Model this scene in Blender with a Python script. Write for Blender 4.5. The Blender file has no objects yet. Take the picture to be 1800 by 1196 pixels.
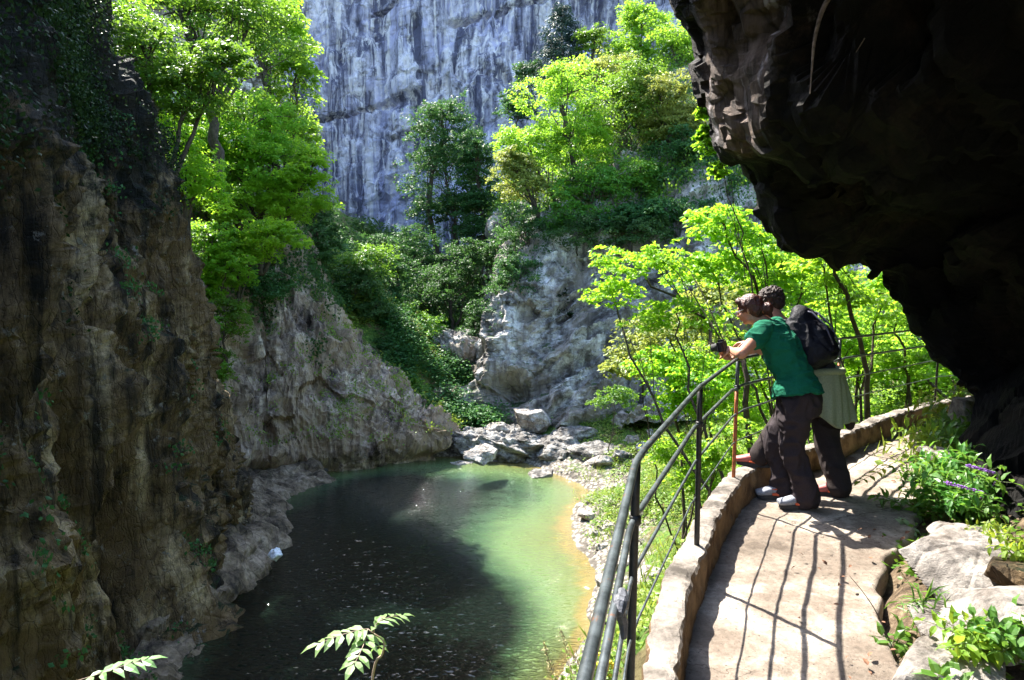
import bpy, math, random
import numpy as np
from mathutils import Vector
C = bpy.context.scene.collection
S = bpy.context.scene
# ---------------- camera ----------------
CAM = np.array([0.0, 0.0, 8.0])
FPX = 1200.0
TH = math.atan(108.0 / FPX)
cam = bpy.data.objects.new('camera', bpy.data.cameras.new('camera'))
C.objects.link(cam)
cam.location = CAM
cam.rotation_euler = (math.pi / 2 - TH, 0, 0)
cam.data.sensor_width = 36.0
cam.data.lens = 36.0 * FPX / 1800.0
cam.data.clip_start = 0.05
cam.data.clip_end = 1000
S.camera = cam
# ---------------- sun, sky, exposure ----------------
SUN_AZ = math.radians(-33)     # left of the view direction (+Y)
SUN_EL = math.radians(52)
sd = np.array([math.sin(SUN_AZ) * math.cos(SUN_EL), math.cos(SUN_AZ) * math.cos(SUN_EL), math.sin(SUN_EL)])
sun = bpy.data.objects.new('sun', bpy.data.lights.new('sun', 'SUN'))
C.objects.link(sun)
sun.rotation_euler = Vector(sd).to_track_quat('Z', 'Y').to_euler()
sun.data.energy = 4.0
sun.data.angle = math.radians(0.5)
sun.data.color = (1.0, 0.95, 0.86)
w = bpy.data.worlds.new('World')
S.world = w
w.use_nodes = True
nt = w.node_tree
sky = nt.nodes.new('ShaderNodeTexSky')
sky.sky_type = 'NISHITA'
sky.sun_disc = False
sky.sun_elevation = SUN_EL
sky.sun_rotation = SUN_AZ
bg = nt.nodes['Background']
nt.links.new(sky.outputs[0], bg.inputs[0])
bg.inputs[1].default_value = 0.15
S.view_settings.view_transform = 'Standard'
S.view_settings.look = 'None'
S.view_settings.exposure = 2.4
S.view_settings.gamma = 1.0
S.cycles.max_bounces = 6
S.cycles.diffuse_bounces = 3
S.cycles.transmission_bounces = 4
S.cycles.transparent_max_bounces = 4
S.cycles.caustics_reflective = False
S.cycles.caustics_refractive = False

# ---------------- helpers ----------------
def P(px, py, Y):
    """world point seen at photo pixel (px,py) at forward distance Y"""
    u = (px - 900) / FPX; v = (598 - py) / FPX
    d = np.array([u, math.cos(TH) + v * math.sin(TH), -math.sin(TH) + v * math.cos(TH)])
    return CAM + d * (Y / d[1])
def W(px, py, z):
    u = (px - 900) / FPX; v = (598 - py) / FPX
    d = np.array([u, math.cos(TH) + v * math.sin(TH), -math.sin(TH) + v * math.cos(TH)])
    return CAM + d * ((z - CAM[2]) / d[2])

def _h(i, j, k, s):
    n = (i * 374761393 + j * 668265263 + k * 2147483647 + s * 144665) & 0xffffffff
    n = ((n ^ (n >> 13)) * 1274126177) & 0xffffffff
    n = ((n ^ (n >> 16)) * 2246822519) & 0xffffffff
    return ((n ^ (n >> 15)) & 0xffffff) / float(0xffffff) * 2 - 1
def vn(p, s=0):
    f = np.floor(p); i = f.astype(np.int64); t = p - f
    t = t * t * t * (t * (t * 6 - 15) + 10)
    x, y, z = i[..., 0], i[..., 1], i[..., 2]
    tx, ty, tz = t[..., 0], t[..., 1], t[..., 2]
    r = 0
    for dx in (0, 1):
        for dy in (0, 1):
            for dz in (0, 1):
                wgt = (tx if dx else 1 - tx) * (ty if dy else 1 - ty) * (tz if dz else 1 - tz)
                r = r + wgt * _h(x + dx, y + dy, z + dz, s)
    return r
def fbm(p, o=4, s=0, g=.5):
    r = 0; a = 1.0
    for k in range(o):
        r = r + a * vn(p, s + k * 17); p = p * 2.03 + 11.3; a *= g
    return r
def ridge(p, o=4, s=0, g=.5):
    r = 0; a = 1.0
    for k in range(o):
        r = r + a * (1 - 2 * np.abs(vn(p, s + k * 17))); p = p * 2.07 + 7.1; a *= g
    return r
def cells(p, s=0):
    """distance to nearest jittered cell centre and its hash"""
    f = np.floor(p).astype(np.int64); best = np.full(p.shape[:-1], 9.0); hv = np.zeros(p.shape[:-1])
    for dx in (-1, 0, 1):
        for dy in (-1, 0, 1):
            for dz in (-1, 0, 1):
                i = f + np.array([dx, dy, dz])
                c = np.stack([i[..., q] + .5 + .42 * _h(i[..., 0], i[..., 1], i[..., 2], s + q) for q in range(3)], -1)
                d = np.linalg.norm(p - c, axis=-1)
                m = d < best
                best = np.where(m, d, best); hv = np.where(m, _h(i[..., 0], i[..., 1], i[..., 2], s + 9), hv)
    return best, hv

def mesh_np(name, verts, quads=None, tris=None, mat=None, parent=None, smooth=False, attr=None, link=True):
    verts = np.asarray(verts, dtype=np.float32).reshape(-1, 3)
    me = bpy.data.meshes.new(name)
    q = np.zeros((0, 4), np.int32) if quads is None else np.asarray(quads, np.int32).reshape(-1, 4)
    t = np.zeros((0, 3), np.int32) if tris is None else np.asarray(tris, np.int32).reshape(-1, 3)
    me.vertices.add(len(verts)); me.vertices.foreach_set('co', verts.ravel())
    nl = q.size + t.size
    me.loops.add(nl); me.loops.foreach_set('vertex_index', np.concatenate([q.ravel(), t.ravel()]).astype(np.int32))
    me.polygons.add(len(q) + len(t))
    ls = np.concatenate([np.arange(len(q)) * 4, q.size + np.arange(len(t)) * 3]).astype(np.int32)
    me.polygons.foreach_set('loop_start', ls)
    me.polygons.foreach_set('use_smooth', np.full(len(q) + len(t), smooth, dtype=bool))
    if attr is not None:
        for an, av in attr.items():
            a = me.attributes.new(an, 'FLOAT', 'POINT'); a.data.foreach_set('value', np.asarray(av, np.float32).ravel())
    me.update(calc_edges=True); me.validate()
    if mat: me.materials.append(mat)
    o = bpy.data.objects.new(name, me)
    if link: C.objects.link(o)
    if parent: o.parent = parent
    return o
def tag(o, label=None, cat=None, group=None, kind=None):
    if label: o['label'] = label
    if cat: o['category'] = cat
    if group: o['group'] = group
    if kind: o['kind'] = kind
    return o
def empty(name, loc=(0, 0, 0)):
    o = bpy.data.objects.new(name, None); C.objects.link(o); o.location = loc; o.empty_display_size = .1
    return o

class MB:
    """collects verts, quads, tris"""
    def __init__(s): s.v = []; s.q = []; s.t = []; s.n = 0
    def add(s, v, q=None, t=None):
        v = np.asarray(v, float).reshape(-1, 3); s.v.append(v)
        if q is not None and len(q): s.q.append(np.asarray(q) + s.n)
        if t is not None and len(t): s.t.append(np.asarray(t) + s.n)
        s.n += len(v)
    def build(s, name, mat, parent=None, smooth=False, origin=None):
        v = np.concatenate(s.v)
        if origin is not None: v = v - np.asarray(origin)
        return mesh_np(name, v, np.concatenate(s.q) if s.q else None, np.concatenate(s.t) if s.t else None, mat, parent, smooth)
    def tube(s, pts, rad, n=8, squash=None, up=None):
        pts = np.asarray(pts, float); m = len(pts); rad = np.broadcast_to(np.asarray(rad, float), (m,)) if np.ndim(rad) < 2 else np.asarray(rad)
        tan = np.gradient(pts, axis=0); tan /= np.linalg.norm(tan, axis=1)[:, None] + 1e-9
        u = np.array(up if up is not None else (0.13, .31, .94), float)
        A = np.cross(tan[0], u)
        if np.linalg.norm(A) < .1: A = np.cross(tan[0], (1, 0, 0))
        ang = np.arange(n) / n * 2 * np.pi; vs = []
        for k in range(m):
            A = A - tan[k] * np.dot(A, tan[k]); A /= np.linalg.norm(A); B = np.cross(tan[k], A)
            ra, rb = (rad[k], rad[k]) if np.ndim(rad) < 2 else (rad[k][0], rad[k][1])
            vs.append(pts[k] + np.outer(np.cos(ang) * ra, A) + np.outer(np.sin(ang) * rb, B))
        v = np.concatenate(vs + [pts[:1], pts[-1:]])
        i = np.arange(n); j = (i + 1) % n; q = []
        for k in range(m - 1): q.append(np.stack([k * n + i, k * n + j, (k + 1) * n + j, (k + 1) * n + i], 1))
        t = [np.stack([np.full(n, m * n), j, i], 1), np.stack([np.full(n, m * n + 1), (m - 1) * n + i, (m - 1) * n + j], 1)]
        s.add(v, np.concatenate(q), np.concatenate(t))
    def box(s, c, h, R=None):
        k = np.array([[x, y, z] for x in (-1, 1) for y in (-1, 1) for z in (-1, 1)], float) * np.asarray(h)
        if R is not None: k = k @ np.asarray(R).T
        s.add(k + np.asarray(c), [[0, 1, 3, 2], [4, 6, 7, 5], [0, 4, 5, 1], [2, 3, 7, 6], [0, 2, 6, 4], [1, 5, 7, 3]])
    def leaves(s, c, d, nrm, size, wid=.55, bend=.12, six=False):
        c = np.asarray(c, float); d = d / (np.linalg.norm(d, axis=1)[:, None] + 1e-9)
        sd_ = np.cross(nrm, d); sd_ /= np.linalg.norm(sd_, axis=1)[:, None] + 1e-9
        up = np.cross(d, sd_); L = np.asarray(size).reshape(-1, 1); N = len(c); o = np.arange(N)[:, None]
        if not six:
            v = np.stack([c - d * L * .5, c + sd_ * L * wid * .5 - up * L * bend - d * L * .04, c + d * L * .5 - up * L * bend, c - sd_ * L * wid * .5 - up * L * bend - d * L * .04], 1)
            s.add(v, (o * 4 + np.array([[0, 3, 2, 1]])))
        else:   # ovate pointed leaf with a folded midrib, base at c
            hw = L * wid * .5
            v = np.stack([c, c + d * L * .28 + sd_ * hw * .9 + up * L * .04, c + d * L * .62 + sd_ * hw * .75 + up * L * .02, c + d * L - up * L * bend,
                          c + d * L * .62 - sd_ * hw * .75 + up * L * .02, c + d * L * .28 - sd_ * hw * .9 + up * L * .04, c + d * L * .3, c + d * L * .64 - up * L * .02], 1)
            s.add(v, np.concatenate([o * 8 + np.array([[6, 7, 2, 1]]), o * 8 + np.array([[6, 5, 4, 7]])]),
                  np.concatenate([o * 8 + np.array([[0, 6, 1]]), o * 8 + np.array([[0, 5, 6]]), o * 8 + np.array([[7, 3, 2]]), o * 8 + np.array([[7, 4, 3]])]))

# ---------------- node materials ----------------
def newmat(name):
    m = bpy.data.materials.new(name); m.use_nodes = True
    nt = m.node_tree; b = nt.nodes['Principled BSDF']
    return m, nt, b
class N:
    def __init__(s, nt): s.nt = nt; s.tc = nt.nodes.new('ShaderNodeTexCoord')
    def n(s, t, **k):
        x = s.nt.nodes.new(t)
        for a, v in k.items(): setattr(x, a, v)
        return x
    def l(s, a, b): s.nt.links.new(a, b)
    def mapv(s, sc=(1, 1, 1), rot=(0, 0, 0), loc=(0, 0, 0)):
        m = s.n('ShaderNodeMapping'); s.l(s.tc.outputs['Object'], m.inputs[0])
        m.inputs['Scale'].default_value = sc; m.inputs['Rotation'].default_value = rot; m.inputs['Location'].default_value = loc
        return m.outputs[0]
    def noise(s, vec, scale, detail=6, rough=.6, dist=0):
        x = s.n('ShaderNodeTexNoise'); s.l(vec, x.inputs['Vector']); x.inputs['Scale'].default_value = scale
        x.inputs['Detail'].default_value = detail; x.inputs['Roughness'].default_value = rough; x.inputs['Distortion'].default_value = dist
        return x.outputs['Fac']
    def vor(s, vec, scale, feat='DISTANCE_TO_EDGE', out='Distance'):
        x = s.n('ShaderNodeTexVoronoi', feature=feat); s.l(vec, x.inputs['Vector']); x.inputs['Scale'].default_value = scale
        return x.outputs[out]
    def ramp(s, fac, stops):
        r = s.n('ShaderNodeValToRGB'); s.l(fac, r.inputs[0]); e = r.color_ramp.elements
        while len(e) < len(stops): e.new(.5)
        for k, (p, c) in enumerate(stops):
            e[k].position = p
            e[k].color = (c, c, c, 1) if np.isscalar(c) else (*c, 1)
        return r.outputs[0]
    def mix(s, f, a, b, mode='MIX'):
        m = s.n('ShaderNodeMix', data_type='RGBA', blend_type=mode)
        for i, x in ((0, f), (6, a), (7, b)):
            if hasattr(x, 'is_linked'): s.l(x, m.inputs[i])
            elif i == 0: m.inputs[0].default_value = x
            else: m.inputs[i].default_value = (*x, 1) if not np.isscalar(x) else (x, x, x, 1)
        return m.outputs[2]
    def math(s, op, a, b=None):
        m = s.n('ShaderNodeMath', operation=op)
        for i, x in ((0, a), (1, b)):
            if x is None: continue
            if hasattr(x, 'is_linked'): s.l(x, m.inputs[i])
            else: m.inputs[i].default_value = x
        return m.outputs[0]
    def bump(s, h, strength=.5, dist=.1, prev=None):
        b = s.n('ShaderNodeBump'); s.l(h, b.inputs['Height']); b.inputs['Strength'].default_value = strength; b.inputs['Distance'].default_value = dist
        if prev is not None: s.l(prev, b.inputs['Normal'])
        return b.outputs[0]
    def sepn(s):
        g = s.n('ShaderNodeNewGeometry'); x = s.n('ShaderNodeSeparateXYZ'); s.l(g.outputs['Normal'], x.inputs[0]); return x.outputs

def rock(name, dark, mid, light, sc=1.0, stretch=3.0, bump=.6, streak=None, moss=None, moss_lo=.45, rough=.85, patch=None, crack=.5, spots=None, tilt=(0, 0, 0), bd=.12, white=None, zdark=None, lit_blob=None, stk=(.5, .62), net=0.0):
    m, nt, b = newmat(name); n = N(nt)
    v1 = n.mapv((sc, sc, sc / stretch), tilt)
    v0 = n.mapv((sc, sc, sc))
    n1 = n.noise(v1, 1.1, 10, .68, .4)
    col = n.ramp(n1, [(.37, dark), (.5, mid), (.64, light)])
    n2 = n.noise(v0, 5.5, 10, .78)
    col = n.mix(.85, col, n.ramp(n2, [(.36, .25), (.5, 1.0), (.64, 1.4)]), 'MULTIPLY')
    if patch:
        col = n.mix(n.ramp(n.noise(v0, .5, 6, .6), [(.47, 0.0), (.56, .85)]), col, patch)
    if streak:
        v2 = n.mapv((sc * 1.6, sc * 1.6, sc * .09))
        col = n.mix(n.ramp(n.noise(v2, 1.3, 8, .65, .5), [(stk[0], 0.0), (stk[1], .9)]), col, streak)
    if white:
        v2 = n.mapv((sc * 2.4, sc * 2.4, sc * .12), (0, 0, .3), (5, 3, 1))
        col = n.mix(n.ramp(n.noise(v2, 1.5, 9, .7, .6), [(.50, 0.0), (.60, .9)]), col, white)
    if spots:
        col = n.mix(n.ramp(n.noise(v0, 3.1, 9, .75), [(.6, 0.0), (.64, .9)]), col, spots)
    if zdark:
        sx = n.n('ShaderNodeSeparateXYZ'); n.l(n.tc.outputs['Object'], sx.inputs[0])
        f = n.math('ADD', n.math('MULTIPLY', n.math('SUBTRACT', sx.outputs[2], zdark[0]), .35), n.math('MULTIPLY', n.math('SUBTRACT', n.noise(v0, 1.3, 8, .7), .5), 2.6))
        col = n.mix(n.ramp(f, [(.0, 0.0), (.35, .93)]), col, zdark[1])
    if lit_blob:  # reflected light on the rock face, painted in as a lighter patch
        vd = n.n('ShaderNodeVectorMath', operation='DISTANCE'); n.l(n.tc.outputs['Object'], vd.inputs[0]); vd.inputs[1].default_value = lit_blob[0]
        f = n.math('SUBTRACT', n.math('ADD', n.math('DIVIDE', vd.outputs['Value'], lit_blob[1]), n.noise(v0, 1.6, 8, .7)), .5)
        lc = n.ramp(n.noise(n.mapv((2.5, 2.5, .5)), 3.0, 10, .7), [(.35, lit_blob[2]), (.6, lit_blob[3])])
        lc = n.mix(n.ramp(n.noise(n.mapv((2.2, 2.2, .35), (.5, .3, 0)), 1.5, 6, .6), [(.56, 0.0), (.62, .9)]), lc, lit_blob[4])
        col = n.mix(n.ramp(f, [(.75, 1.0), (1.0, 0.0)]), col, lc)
    ck = n.vor(n.mapv((sc * 1.0, sc * 1.0, sc * 1.0 / max(1, stretch * .6)), tilt), 1.9)
    ckr = n.ramp(ck, [(.0, .25), (.045, 1.0)])
    col = n.mix(crack, col, ckr, 'MULTIPLY')
    vw = n.n('ShaderNodeVectorMath', operation='ADD'); n.l(n.mapv((sc * 2.2, sc * 2.2, sc * 2.2 / max(1, stretch * .8)), tilt), vw.inputs[0])
    wn = n.n('ShaderNodeTexNoise'); n.l(v0, wn.inputs['Vector']); wn.inputs['Scale'].default_value = 2.5; wn.inputs['Detail'].default_value = 6
    n.l(n.mix(1.0, wn.outputs['Color'], .55, 'MULTIPLY'), vw.inputs[1])
    ck2 = n.ramp(n.vor(vw.outputs[0], 2.6), [(.0, .0), (.05, 1.0)])
    col = n.mix(net, col, ck2, 'MULTIPLY')
    if moss:
        nz = n.sepn()[2]
        f = n.math('ADD', n.math('MULTIPLY', nz, .5), n.math('SUBTRACT', n.noise(v0, 2.2, 8, .7), .5))
        col = n.mix(n.ramp(f, [(moss_lo, 0.0), (moss_lo + .08, .95)]), col, moss)
    n.l(col, b.inputs['Base Color']); b.inputs['Roughness'].default_value = rough
    b.inputs['Specular IOR Level'].default_value = .25
    h = n.math('ADD', n.math('MULTIPLY', n2, .6), n.math('ADD', n.noise(v1, 3.0, 12, .75), n.math('ADD', n.math('MULTIPLY', ckr, .25), n.math('MULTIPLY', ck2, net))))
    n.l(n.bump(h, bump, bd), b.inputs['Normal'])
    return m

def leafmat(name, a, b_, c, trans, tw=.45, gloss=.3, nsc=1.0):
    """diffuse + translucent leaf; a,b_,c greens mixed by noise"""
    m, nt, b = newmat(name); n = N(nt)
    f = n.noise(n.mapv(), .55 * nsc, 3, .6)
    f2 = n.noise(n.mapv(), 9 * nsc, 2, .6)
    col = n.ramp(n.math('ADD', n.math('MULTIPLY', f, .6), n.math('MULTIPLY', f2, .4)), [(.36, a), (.5, b_), (.64, c)])
    oi = n.n('ShaderNodeObjectInfo'); hs = n.n('ShaderNodeHueSaturation'); n.l(col, hs.inputs['Color'])
    n.l(n.math('ADD', n.math('MULTIPLY', oi.outputs['Random'], .035), .483), hs.inputs['Hue']); n.l(n.math('ADD', n.math('MULTIPLY', oi.outputs['Random'], .35), .85), hs.inputs['Value']); col = hs.outputs[0]
    n.l(col, b.inputs['Base Color']); b.inputs['Roughness'].default_value = .45; b.inputs['Specular IOR Level'].default_value = gloss
    tr = n.n('ShaderNodeBsdfTranslucent'); n.l(n.mix(.65, col, trans), tr.inputs[0])
    ms = n.n('ShaderNodeMixShader'); ms.inputs[0].default_value = tw
    n.l(b.outputs[0], ms.inputs[1]); n.l(tr.outputs[0], ms.inputs[2])
    n.l(ms.outputs[0], nt.nodes['Material Output'].inputs[0])
    return m
def plain(name, col, rough=.6, metal=0, spec=.5, bump=None, nsc=20, var=.25):
    m, nt, b = newmat(name); n = N(nt)
    f = n.noise(n.mapv(), nsc, 5, .6)
    c = n.mix(1.0, col, n.ramp(f, [(.3, 1 - var), (.7, 1 + var)]), 'MULTIPLY')
    n.l(c, b.inputs['Base Color']); b.inputs['Roughness'].default_value = rough; b.inputs['Metallic'].default_value = metal
    b.inputs['Specular IOR Level'].default_value = spec
    if bump: n.l(n.bump(f, bump, .01), b.inputs['Normal'])
    return m

# ---------------- surface patches ----------------
def cr(pts, ts):
    """Catmull-Rom along axis 0, ts in [0, n-1]"""
    n = len(pts); i = np.clip(np.floor(ts).astype(int), 0, n - 2); t = (ts - i)[:, None, None] if pts.ndim == 3 else (ts - i)[:, None]
    g = lambda k: pts[np.clip(k, 0, n - 1)]
    p0, p1, p2, p3 = g(i - 1), g(i), g(i + 1), g(i + 2)
    return .5 * (2 * p1 + (p2 - p0) * t + (2 * p0 - 5 * p1 + 4 * p2 - p3) * t ** 2 + (3 * p1 - p0 - 3 * p2 + p3) * t ** 3)
def arc(pts, m):
    """parameters giving m+1 roughly even steps"""
    d = np.linalg.norm(np.diff(pts, axis=0), axis=-1)
    if d.ndim > 1: d = d.mean(axis=1)
    c = np.concatenate([[0], np.cumsum(d + 1e-3)]); return np.interp(np.linspace(0, c[-1], m + 1), c, np.arange(len(c)))
def patch(name, ctrl, nu, nv, disp, mat, flip=False, smooth=False, kind='structure'):
    """ctrl [cols][rows][3]; disp(points, normals) -> displaced points"""
    c = np.array(ctrl, float)
    a = cr(c, arc(c, nu)); a = np.swapaxes(a, 0, 1); a = cr(a, arc(a, nv)); g = np.swapaxes(a, 0, 1)   # [nu+1][nv+1][3]
    du = np.gradient(g, axis=0); dv = np.gradient(g, axis=1); nr = np.cross(du, dv); nr /= np.linalg.norm(nr, axis=-1)[..., None] + 1e-9
    if flip: nr = -nr
    g2 = disp(g, nr)
    du = np.gradient(g2, axis=0); dv = np.gradient(g2, axis=1); n2 = np.cross(du, dv); n2 /= np.linalg.norm(n2, axis=-1)[..., None] + 1e-9
    if flip: n2 = -n2
    U, V = g2.shape[:2]; i = np.arange(U - 1)[:, None] * V + np.arange(V - 1)[None]
    i = i.ravel(); q = np.stack([i, i + V, i + V + 1, i + 1], 1)
    if flip: q = q[:, ::-1]
    o = mesh_np(name, g2, q, None, mat, smooth=smooth)
    if kind: o['kind'] = kind
    return o, g2, n2
# ================= SETTING =================
rng = np.random.default_rng(7)
M = {}
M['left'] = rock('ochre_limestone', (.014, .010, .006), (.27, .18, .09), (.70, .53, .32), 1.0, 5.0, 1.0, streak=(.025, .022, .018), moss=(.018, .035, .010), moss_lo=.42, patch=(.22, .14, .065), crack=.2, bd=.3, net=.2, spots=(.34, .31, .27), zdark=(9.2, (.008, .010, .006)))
M['mid'] = rock('pink_limestone', (.035, .025, .02), (.38, .285, .23), (.78, .64, .50), .9, 3.2, .9, streak=(.10, .08, .07), stk=(.56, .68), patch=(.42, .31, .21), moss=(.03, .07, .015), moss_lo=.52, crack=.3, bd=.2)
M['right'] = rock('grey_limestone', (.10, .09, .085), (.53, .50, .47), (.82, .78, .74), .7, 1.0, .8, streak=(.15, .13, .12), moss=(.035, .075, .018), moss_lo=.42, crack=.25, bd=.2, patch=(.30, .25, .20))
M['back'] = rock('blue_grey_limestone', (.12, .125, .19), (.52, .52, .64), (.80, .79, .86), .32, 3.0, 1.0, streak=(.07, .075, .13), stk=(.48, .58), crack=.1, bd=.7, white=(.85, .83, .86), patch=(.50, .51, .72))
M['cave'] = rock('dark_cave_rock', (.002, .0015, .0012), (.006, .0045, .0035), (.035, .024, .017), .9, 1.6, 1.0, crack=.6, rough=.8, streak=(.007, .006, .005), bd=.12, lit_blob=(tuple(P(1335, 110, 6.9)), 1.0, (.045, .03, .022), (.22, .155, .12), (.62, .56, .58)))  # last argument paints the brown, bounce-lit face into the colour
M['boulder'] = rock('pale_boulder_stone', (.12, .10, .085), (.32, .29, .26), (.50, .47, .43), 1.6, 1.0, .9, moss=(.05, .09, .02), moss_lo=.66, crack=.0, bd=.04, spots=(.12, .10, .08))
M['river'] = rock('river_rock_stone', (.05, .045, .04), (.27, .25, .23), (.52, .50, .47), 1.1, .45, 1.0, crack=.15, bd=.14, streak=None, moss=(.06, .10, .02), moss_lo=.60)
M['ledge'] = rock('grey_ledge_rock', (.045, .035, .025), (.17, .125, .085), (.33, .26, .19), 1.1, 1.0, .9, crack=.5, bd=.08, moss=(.03, .05, .015), moss_lo=.7)

# ---- path geometry (plan view): outer edge line where the kerb wall stands ----
edge = np.array([(-.62, -2.5), (-.30, -.6), (-.02, .7), (.30, 1.7), (.66, 2.9), (1.0, 3.7), (1.36, 4.45), (1.72, 5.02), (2.15, 5.42), (2.7, 5.9), (3.3, 6.5), (4.0, 7.15), (4.9, 7.8), (6.0, 8.4), (7.4, 8.9), (9.5, 9.2)])
inner = np.array([(.9, -2.5), (1.1, -.6), (1.35, .7), (1.5, 1.7), (1.68, 2.9), (2.12, 3.7), (2.55, 4.2), (2.85, 4.6), (3.12, 5.0), (3.38, 5.5), (3.66, 6.05), (4.15, 6.45), (5.2, 6.85), (6.4, 7.3), (7.6, 7.7), (9.6, 8.0)])
PZ = 6.4
def polyd(x, y, pl):
    """distance to polyline and side sign (+ right of travel)"""
    best = np.full(x.shape, 1e9); sg = np.zeros(x.shape)
    for a, b in zip(pl[:-1], pl[1:]):
        d = b - a; L = d @ d; t = np.clip(((x - a[0]) * d[0] + (y - a[1]) * d[1]) / L, 0, 1)
        ex = x - a[0] - t * d[0]; ey = y - a[1] - t * d[1]; q = np.hypot(ex, ey)
        cr_ = d[1] * (x - a[0]) - d[0] * (y - a[1]); m = q < best
        best = np.where(m, q, best); sg = np.where(m, np.sign(cr_), sg)
    return best, sg
# ---- terrain from control points ----
cp = [(-5, 4, -2.6), (-4, 12, -2.6), (-3.4, 19, -2.6), (-4.5, 24, -2.2), (-1, 25, -1.75), (.6, 26.2, -1.35), (1.3, 24, -1.0), (-6.9, 21, -2.2), (-7, 14, -1.4), (-5.8, 26.3, -2.0), (0.3, 19.5, -.75), (-.2, 14.5, -1.9), (1.0, 15.5, -.9),  # pool bed levels, set so the water colour mimics sun patch and shade
      (2.2, 26.7, 0), (2.24, 23.4, 0), (2.35, 18.8, 0), (1.83, 15.7, 0), (1.13, 13.6, 0), (.2, 11, 0), (-1.0, 8, 0), (-1.9, 5, 0), (-2.4, 2, 0), (-2.8, -3, 0), (1, 28.6, 0), (-1, 29.6, 0), (-3, 30.5, 0.1),
      (3.3, 19, .55), (3.6, 24, .5), (3.8, 27.5, .6), (5, 29.5, 1.0), (6, 24, 1.3), (8, 20, 2.4), (5, 14.5, 2.1), (3.3, 12, 2.2), (2.0, 9.5, 2.8), (1.3, 7.3, 3.6), (.6, 5.6, 4.4), (-.4, 3, 4.6), (-1.0, .5, 4.8),
      (2.3, 6.7, 4.9), (3.2, 8.2, 4.9), (5, 10, 5.0), (8, 11, 5.6), (12, 13, 6.4), (10, 17, 4.6), (14, 22, 4.5), (12, 29, 3.5), (20, 15, 9), (24, 25, 8), (16, 8, 9),
      (0, 33, 1.3), (-2, 34, 1.8), (-3, 40, 3.2), (-4, 50, 6.5), (-5, 60, 8.5), (-5, 70, 10), (8, 33, 2.6), (3, 32, 1.6), (15, 36, 6), (-10, 55, 11), (5, 60, 13), (4, 44, 8), (10, 46, 13),
      (-5.6, 34, 4.3), (-8, 34.5, 7.0), (-10.5, 35, 9.5), (-14, 35, 12), (-4.4, 32.3, 1.9), (-9, 42, 8), (-14, 33, 11.0), (-18, 36, 14),
      (-14, 18, 2), (-14, 8, 6), (-12, 24, -.3), (-9.5, 24.5, -.4), (-15, 27, 1), (-14, -3, 6), (2.3, 2, 6.5), (2.6, 4, 6.5), (4, 3, 7.0), (1, 0, 6.1), (1, -3, 6.1), (6, 6.2, 6.7), (8, 4, 8), (-25, 60, 20), (30, 60, 20), (-30, 20, 20), (40, 20, 18), (0, 100, 14), (-40, 100, 25), (50, 100, 25), (10, -12, 7), (-14, -14, 3), (-4, -14, -1)]
cp = np.array(cp, float)
def tps_fit(c):
    n = len(c); d = np.hypot(c[:, None, 0] - c[None, :, 0], c[:, None, 1] - c[None, :, 1])
    K = np.where(d > 0, d ** 2 * np.log(d + 1e-9), 0) + np.eye(n) * .02
    Pm = np.c_[np.ones(n), c[:, :2]]; A = np.block([[K, Pm], [Pm.T, np.zeros((3, 3))]])
    return np.linalg.solve(A, np.r_[c[:, 2], 0, 0, 0])
TW = tps_fit(cp)
def terr(x, y, detail=True):
    x = np.asarray(x, float); y = np.asarray(y, float); sh = x.shape; x = x.ravel(); y = y.ravel(); z = np.zeros(x.shape)
    for s in range(0, len(x), 20000):
        d = np.hypot(x[s:s + 20000, None] - cp[None, :, 0], y[s:s + 20000, None] - cp[None, :, 1])
        z[s:s + 20000] = np.where(d > 0, d ** 2 * np.log(d + 1e-9), 0) @ TW[:len(cp)] + TW[-3] + TW[-2] * x[s:s + 20000] + TW[-1] * y[s:s + 20000]
    if detail:
        p = np.stack([x, y, np.zeros_like(x)], -1)
        a = np.clip((z + .6) * .5, .12, 1) * np.clip((y + 4) / 10, .3, 1)
        z = z + a * (.28 * fbm(p * .55, 3, 3) + .13 * fbm(p * 2.1, 4, 5)) + .03 * fbm(p * 7, 2, 8)
        bd, bs = polyd(x, y, edge); idist, isg = polyd(x, y, inner)
        on = (bs > 0) & (isg < 0)
        z = np.where(on, np.minimum(z, PZ - .12), z)
        out = (bs <= 0) & (bd < 2.5)          # drops away outside the kerb wall
        z = np.where(out, np.minimum(z, PZ - .35 - .30 * bd), z)
        inn = (isg > 0) & (idist < 1.2)
        z = np.where(inn, np.clip(z, PZ - .07 + .08 * idist, PZ - .03 + .30 * idist), z)
    return z.reshape(sh)
def axis(segs):
    r = [np.arange(a, b, s) for a, b, s in segs]; return np.unique(np.round(np.concatenate(r), 4))
gx = axis([(-160, -40, 12), (-40, -18, 1.5), (-18, -3, .3), (-3, 12, .12), (12, 24, .4), (24, 50, 2), (50, 200, 12)])
gy = axis([(-60, -14, 6), (-14, 2, .6), (2, 34, .13), (34, 70, .5), (70, 110, 2), (110, 260, 12)])
GX, GY = np.meshgrid(gx, gy, indexing='ij')
GZ = terr(GX, GY)
U_, V_ = GX.shape; ii = (np.arange(U_ - 1)[:, None] * V_ + np.arange(V_ - 1)[None]).ravel()
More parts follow.
